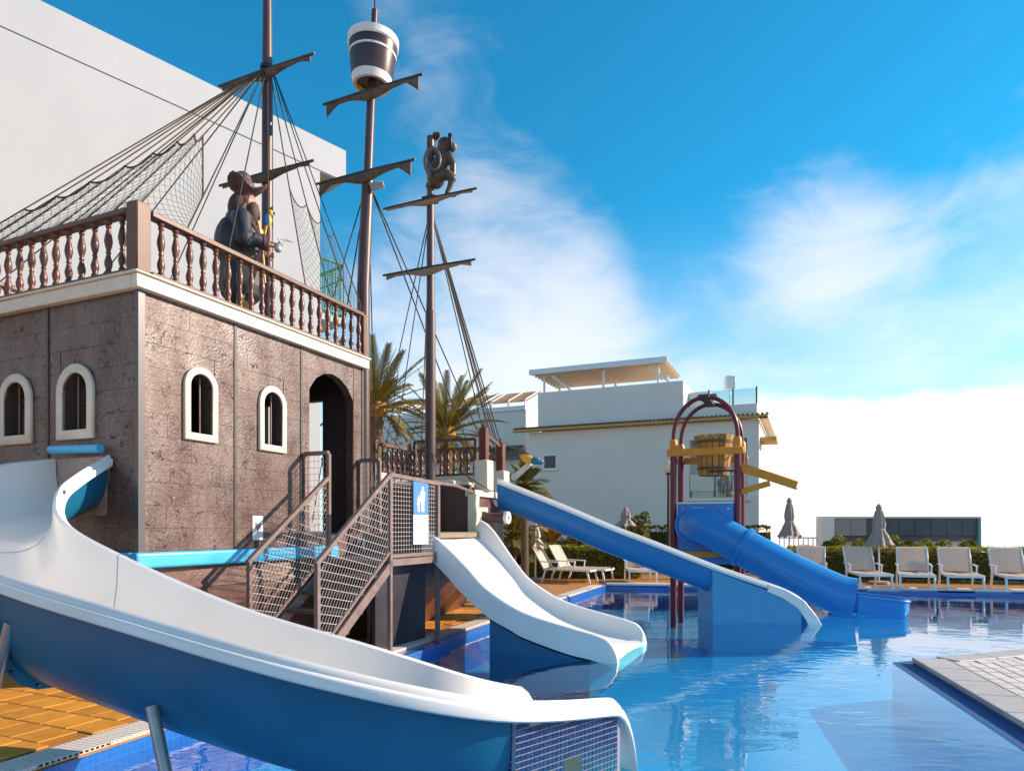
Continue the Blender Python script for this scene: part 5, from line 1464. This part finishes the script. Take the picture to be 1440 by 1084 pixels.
def parasol(label, px, Y, z0, z1, zt, m=None, seed=0, r=.20):
    t = thing('closed_parasol', label, 'parasol', ((px-720)/F*Y, Y, 0), group='closed parasols', local=True)
    mb = MB(); mb.tube([(0,0,0),(0,0,zt-.05)], .024, 8); mb.build('pole', WHITEM, t)
    mb = MB(); mb.lathe([(.26,0),(.26,.06),(.05,.08)], seg=20); mb.build('base', mat('parasol base', (.35,.34,.33), .7), t)
    rows = []; rng = random.Random(seed); nr = 16
    for i in range(nr+1):
        u = i/nr; z = lerp(z1, z0, u)
        rad = (.04 + r*.78*u**.75)*(1 - .30*math.exp(-((u-.60)/.10)**2)) if u > .1 else .02+.6*u*r*1.6
        if u > .8: rad *= 1 + .35*(u-.8)/.2
        row = []
        for k in range(32):
            a = 2*math.pi*k/32; f = 1 + .16*math.cos(8*a + 1.5*u) + .05*math.sin(3*a+seed)
            row.append((rad*f*math.cos(a), rad*f*math.sin(a), z - (.05*math.cos(8*a)*(u > .93))))
        rows.append(row)
    mb = MB(); mb.grid(rows, closed=True); mb.build('canopy', m or PARA, t, ang=70)
    mb = MB(); mb.lathe([(.06,-.10),(.085,-.06),(.07,0),(.03,.05),(.012,.07)], c=(0,0,z1), seg=12); mb.build('top_cap', m or PARA, t)
    mb = MB(); zz = lerp(z1, z0, .60); mb.lathe([(.10*r/.2,-.02),(.115*r/.2,0),(.10*r/.2,.02)], c=(0,0,zz), seg=14, cap=False); mb.build('tie_strap', SLING, t)
parasol('closed taupe parasol behind the tube slide, left of the pavilion', 1110, 20.6, 1.24, 2.35, 2.42, None, 1, .24)
parasol('closed taupe parasol standing among the loungers in front of the pavilion', 1236, 18.4, 1.02, 2.08, 2.16, None, 2, .28)
parasol('small closed cream parasol under the long blue slide', 753, 19.6, .93, 1.55, 1.62, mat('pale parasol cloth', (.62,.50,.40), .85, (.54,.43,.34), sc=6), 3, .23)
parasol('closed parasol in front of the villa wall beside the small shrub', 880, 22.5, 1.55, 2.13, 2.2, None, 4, .28)
def globe_lamp():
    p = P(940, 742, 22); t = thing('globe_lamp', 'black lamp post with round cream globe beside the play tower', 'lamp post', (p.x, p.y, 0), local=True)
    mb = MB(); mb.tube([(0,0,0),(0,0,3.22)], [.055,.04], 10); mb.build('pole', BLACK, t)
    mb = MB(); mb.lathe([(.04,0),(.09,.03),(.09,.08)], c=(0,0,3.2), seg=12); mb.build('collar', BLACK, t)
    mb = MB(); mb.ball((0,0,3.45), .20, 20, 12); mb.build('globe', mat('globe glass', (.74,.62,.46), .25), t, ang=80)
globe_lamp()
def fence():
    t = thing('low_railing', 'low white bar railing under the parasol left of the pavilion', 'railing', (P(1097,0,22.5).x, 22.5, 0))
    a, b = P(1096,756,22.5), P(1150,756,22.5)
    mb = MB(); mb.tube([a, b], .02, 6); mb.build('rail', mat('grey rail', (.45,.44,.44), .5), t)
    mb = MB(); mb.tube([V((a.x,a.y,.15)), V((b.x,b.y,.15))], .02, 6); mb.build('rail', MATS['grey rail'], t)
    for k in range(9):
        p = lerp(a, b, k/8); mb = MB(); mb.tube([V((p.x,p.y,0)), p], .014, 5); mb.build('bar', MATS['grey rail'], t)
fence()

# ------------------------------------------------------------------ statues
def remeshed(name, mb, m, parent, vox=.016, smooth=4):
    if parent is not None and WM.get(parent.name) is not None:
        inv = WM[parent.name].inverted(); mb.v = [inv @ p for p in mb.v]
    me = bpy.data.meshes.new('tmp'); me.from_pydata(mb.v, [], mb.f)
    bm = bmesh.new(); bm.from_mesh(me); bmesh.ops.recalc_face_normals(bm, faces=bm.faces); bm.to_mesh(me); bm.free()
    o = bpy.data.objects.new('tmp', me); col.objects.link(o)
    r = o.modifiers.new('r', 'REMESH'); r.mode = 'VOXEL'; r.voxel_size = vox
    s = o.modifiers.new('s', 'SMOOTH'); s.iterations = smooth; s.factor = .5
    dg = bpy.context.evaluated_depsgraph_get(); ev = bpy.data.meshes.new_from_object(o.evaluated_get(dg))
    bpy.data.objects.remove(o)
    ev.name = name; ev.materials.clear()
    ev.polygons.foreach_set('use_smooth', [True]*len(ev.polygons))
    return link(name, ev, m, parent)
def limb(mb, pts, rs):
    mb_pts = [V(p) for p in pts]
    mb.tube(mb_pts, list(rs), 10)
    for p, r in zip(mb_pts, rs): mb.ball(p, r, 10, 6)

def pirate():
    w = V((-3.40, 8.62, 3.915)); t = thing('pirate_statue', 'pirate captain statue in dark coat and hat on the castle deck', 'statue', w, R(24), local=True)
    # faces +x of its own frame (to the right); y is its left
    SK = mat('statue skin', (.42,.20,.13), .5); COAT = mat('statue coat', (.016,.020,.028), .55, (.040,.046,.056), sc=7, bump=.3, bsc=25)
    b = MB()
    limb(b, [(0,0,.86),(0,0,1.15),(-.02,0,1.42)], [.16,.17,.15]); limb(b, [(.0,0,1.45),(.03,0,1.60)], [.07,.065]); b.ball((.05,0,1.70), (.115,.095,.135))
    b.ball((.165,0,1.69), (.035,.025,.03)); b.ball((.05,.095,1.70), (.03,.02,.04)); b.ball((.05,-.095,1.70), (.03,.02,.04))
    for s in (-1, 1):
        limb(b, [(0,s*.10,.85),(.03,s*.12,.48),(0,s*.13,.08)], [.10,.075,.055]); limb(b, [(0,s*.13,.05),(.16,s*.15,.04)], [.05,.045])
    limb(b, [(-.02,-.21,1.40),(.02,-.30,1.12),(.26,-.26,1.12)], [.075,.06,.045]); limb(b, [(-.02,.21,1.40),(.04,.30,1.12),(.28,.22,1.16)], [.075,.06,.045])
    for s, yy, zz in ((-1,-.25,1.12), (1,.21,1.16)):
        b.ball((.31,yy,zz), (.05,.03,.045))
        for k in range(4): limb(b, [(.33,yy,zz+.03-.02*k),(.39,yy-.01*s,zz+.03-.022*k),(.385,yy-.045*s,zz+.025-.022*k)], [.013,.011,.010])
        limb(b, [(.31,yy-.02*s,zz+.03),(.35,yy-.05*s,zz+.05)], [.014,.011])
    remeshed('body', b, SK, t, .014, 3)
    c = MB(); limb(c, [(-.02,0,.62),(-.03,0,1.0),(-.04,0,1.25),(-.03,0,1.43)], [.27,.235,.25,.19])
    c.ball((-.12,0,1.15), (.22,.28,.34)); c.ball((-.02,-.16,1.42), (.14,.13,.11)); c.ball((-.02,.16,1.42), (.14,.13,.11))
    for s in (-1, 1): limb(c, [(-.02,s*.22,1.40),(.0,s*.33,1.12),(.20,s*.29,1.12)], [.125,.115,.085])
    remeshed('coat', c, COAT, t, .018, 4)
    for s in (-1, 1):
        c = MB(); c.tube([(.20,s*.285,1.12),(.26,s*.265,1.125)], [.095,.10], 12); c.build('cuff', mat('statue cuff', (.13,.045,.055), .6), t)
    c = MB()
    for s in (-1, 1): limb(c, [(0,s*.11,.80),(.03,s*.125,.50),(.01,s*.13,.36)], [.125,.10,.088])
    remeshed('trousers', c, mat('statue trousers', (.03,.085,.15), .6), t, .016, 3)
    for s in (-1, 1):
        c = MB(); limb(c, [(.01,s*.13,.44),(.0,s*.13,.10)], [.095,.075]); limb(c, [(0,s*.13,.06),(.17,s*.15,.05)], [.062,.055]); remeshed('boot', c, mat('statue boot yellow', (.62,.36,.04), .5), t, .016, 2)
    c = MB(); c.ball((.11,0,1.56), (.10,.12,.17)); c.ball((.10,0,1.44), (.07,.09,.12)); remeshed('beard', c, mat('statue beard', (.055,.028,.022), .7, (.10,.05,.03), sc=30, bump=.6, bsc=40), t, .014, 1)
    c = MB(); c.ball((-.05,0,1.60), (.13,.13,.20)); c.ball((-.08,0,1.46), (.10,.14,.12)); remeshed('hair', c, MATS['statue beard'], t, .016, 1)
    h = MB(); h.ball((.02,0,1.86), (.135,.13,.15)); h.ball((.0,0,1.97), (.11,.10,.11))
    rows = []
    for k in range(37):
        a = 2*math.pi*k/36; r = .225 + .055*math.cos(3*a+.5); up = .13*(1-math.cos(3*a+math.pi))*.5
        d = V((math.cos(a), math.sin(a), 0)); rows.append([V((.03,0,1.80))+d*.13, V((.03,0,1.80))+d*r*.7+V((0,0,up*.35)), V((.03,0,1.82))+d*r+V((0,0,up)), V((.03,0,1.845))+d*r+V((0,0,up)), V((.03,0,1.835))+d*r*.7+V((0,0,up*.35)), V((.03,0,1.84))+d*.13])
    h.grid(rows); remeshed('hat', h, mat('statue hat', (.085,.040,.045), .55, (.12,.06,.06), sc=9), t, .014, 1)
    c = MB(); c.tube([V((.05,-.20,1.46)), V((.22,-.06,1.22)), V((.20,.12,.98))], .032, 8); c.build('sash', mat('statue sash', (.10,.02,.03), .6), t)
    for s_ in (-1, 1):
        c = MB(); c.tube([(.17,s_*.12,1.44),(.215,s_*.10,1.20),(.235,s_*.12,.95),(.25,s_*.15,.66)], .018, 6); c.build('gold_trim', mat('statue gold', (.62,.36,.05), .45), t)
    c = MB(); c.ball((.20,-.02,1.28), (.07,.10,.11)); c.build('shirt_ruffle', mat('statue shirt', (.70,.55,.40), .7), t, ang=80)
    c = MB(); c.lathe([(.255,-.03),(.265,0),(.255,.03)], c=(-.02,0,.96), seg=20, cap=False); c.build('belt', mat('statue belt', (.10,.05,.03), .5), t)
    c = MB(); c.tube([(.39,-.25,1.10),(.43,-.24,1.18),(.50,-.22,1.22),(.58,-.22,1.20)], [.018,.02,.015,.006], 8); c.tube([(.36,-.28,1.06),(.40,-.20,1.06),(.46,-.24,1.14),(.40,-.30,1.18)], .012, 6); c.ball((.40,-.25,1.08), (.05,.05,.05)); c.build('cutlass_hilt', mat('statue silver', (.55,.55,.56), .35, metal=.6), t)
    c = MB(); c.bar((.20,-.33,1.0), (.02,-.34,.35), .02, .05); c.build('scabbard', mat('statue scabbard', (.05,.03,.03), .5), t)
    # parrot on the shoulder
    def sh(mb): mb.v = [(v-V((.10,-.26,1.63)))*.8 + V((.30,-.05,1.50)) for v in mb.v]; return mb
    p = MB(); p.ball((.10,-.26,1.63), (.06,.05,.10)); p.ball((.13,-.27,1.75), (.045,.042,.05)); pr = sh(p).build('parrot', mat('parrot yellow', (.75,.40,.02), .5), t, ang=80)
    p = MB(); p.ball((.08,-.30,1.62), (.05,.02,.095)); sh(p).build('wing', mat('parrot blue', (.01,.16,.42), .5), pr, ang=80)
    p = MB(); p.bar((.07,-.28,1.55), (.02,-.33,1.28), .05, .015); sh(p).build('tail', MATS['parrot yellow'], pr)
    p = MB(); p.tube([(.17,-.27,1.76),(.195,-.27,1.745),(.195,-.27,1.72)], [.02,.014,.003], 6); sh(p).build('beak', BLACK, pr)
pirate()

def monkey():
    Y = 10.72
    def p(px, py, dy=0): return P(px, py, Y+dy)
    t = thing('monkey_statue', 'brown monkey statue clinging to the top of the foremast', 'statue', P(607, 281, Y))
    m = MB()
    limb(m, [p(613,252),p(617,238),p(624,222)], [.15,.145,.128])                 # trunk, leaning on the pole
    limb(m, [p(625,220),p(627,208)], [.10,.09]); m.ball(p(626,205), (.125,.125,.125)); m.ball(p(635,208,-.03), (.075,.08,.065)); m.ball(p(632,199,-.12), (.03,.02,.045)); m.ball(p(632,199,.12), (.03,.02,.045))
    limb(m, [p(631,219,-.08),p(637,232,-.10),p(637,248,-.10)], [.068,.056,.046])   # arm resting on the knee
    limb(m, [p(617,218,.04),p(606,209,.10),p(611,196,.10)], [.056,.045,.038]); m.ball(p(612,193,.10), (.07,.05,.06))
    for k in range(4): limb(m, [p(610+2.5*k,192,.06), p(610+2.6*k,186.5,.03)], [.02,.016])
    limb(m, [p(614,248,-.08),p(629,246,-.14),p(636,251,-.14)], [.10,.082,.064]); limb(m, [p(636,251,-.14),p(632,264,-.12),p(628,273,-.12)], [.054,.042,.038])
    limb(m, [p(628,275,-.12),p(640,275,-.14)], [.035,.028])
    limb(m, [p(611,254,.06),p(603,262,.04),p(606,274,.04)], [.085,.056,.044]); limb(m, [p(606,276,.0),p(613,277,-.03)], [.04,.03])
    limb(m, [p(637,249,-.10),p(640,254,-.12)], [.035,.02])
    remeshed('body', m, STONE, t, .016, 3)
    tl = MB(); pts = [p(610,254,.0)]
    for k in range(22):
        a = R(235) - R(400)*k/21; r = lerp(18, 10, k/21)
        pts.append(p(609.5+ r*math.cos(a)*.72*(1), 226 - r*math.sin(a)*1.15, -.20))
    tl.tube(pts, [lerp(.030,.013,k/22) for k in range(23)], 10); tl.build('tail', mat('tail paint', (.16,.12,.10), .35), t, ang=80)
    f = MB(); f.ball(p(638.5,207,-.04), (.045,.07,.05)); f.build('muzzle', mat('muzzle tan', (.34,.20,.11), .5), t, ang=80)
    f = MB(); f.box(tuple(p(631.5,203,-.18)-V((.018,.01,.03))), tuple(p(635.5,200,.02)+V((.018,.01,.03)))); f.build('eye_band', BLACK, t, bev=.012)
monkey()

def bow_parrot():
    def fin(mb):
        mb.v = [c + (p-c)*K for p in mb.v]; return mb
    c = P(744, 646, 11.45); t = thing('parrot_figure', 'yellow and blue parrot figure on the pole above the long slide', 'parrot', c - V((0,0,.10)))
    YB = mat('figure yellow', (.75,.36,.015), .45); BB = mat('figure teal', (.010,.13,.24), .45)
    M = Matrix.Rotation(R(14), 3, 'Y'); K = .76
    b = MB(); b.ball(c, (.19,.09,.095), 16, 10, M); b.ball(c+V((.20,-.01,-.035)), (.095,.075,.075)); remeshed('body', fin(b), YB, t, .012, 3)
    b = MB(); b.ball(c+V((.13,-.045,-.03)), (.14,.06,.085), 14, 8, M); b.ball(c+V((.235,-.012,-.05)), (.085,.075,.070)); fin(b).build('breast', BB, t, ang=80)
    b = MB(); b.ball(c+V((-.05,-.07,.035)), (.17,.03,.06), 14, 8, M); fin(b).build('wing', YB, t, ang=80)
    b = MB(); b.ball(c+V((-.15,-.02,.04)), (.06,.06,.05)); fin(b).build('rump', mat('figure red', (.55,.06,.02), .5), t, ang=80)
    b = MB(); b.bar(c+V((-.16,0,.03)), c+V((-.52,.02,.03)), .07, .03); fin(b).build('tail', BB, t, bev=.01)
    b = MB(); b.tube([c+V((.30,-.01,-.06)), c+V((.345,-.01,-.08)), c+V((.335,-.01,-.115))], [.03,.02,.004], 8); fin(b).build('beak', mat('figure beak', (.30,.10,.08), .4), t)
bow_parrot()
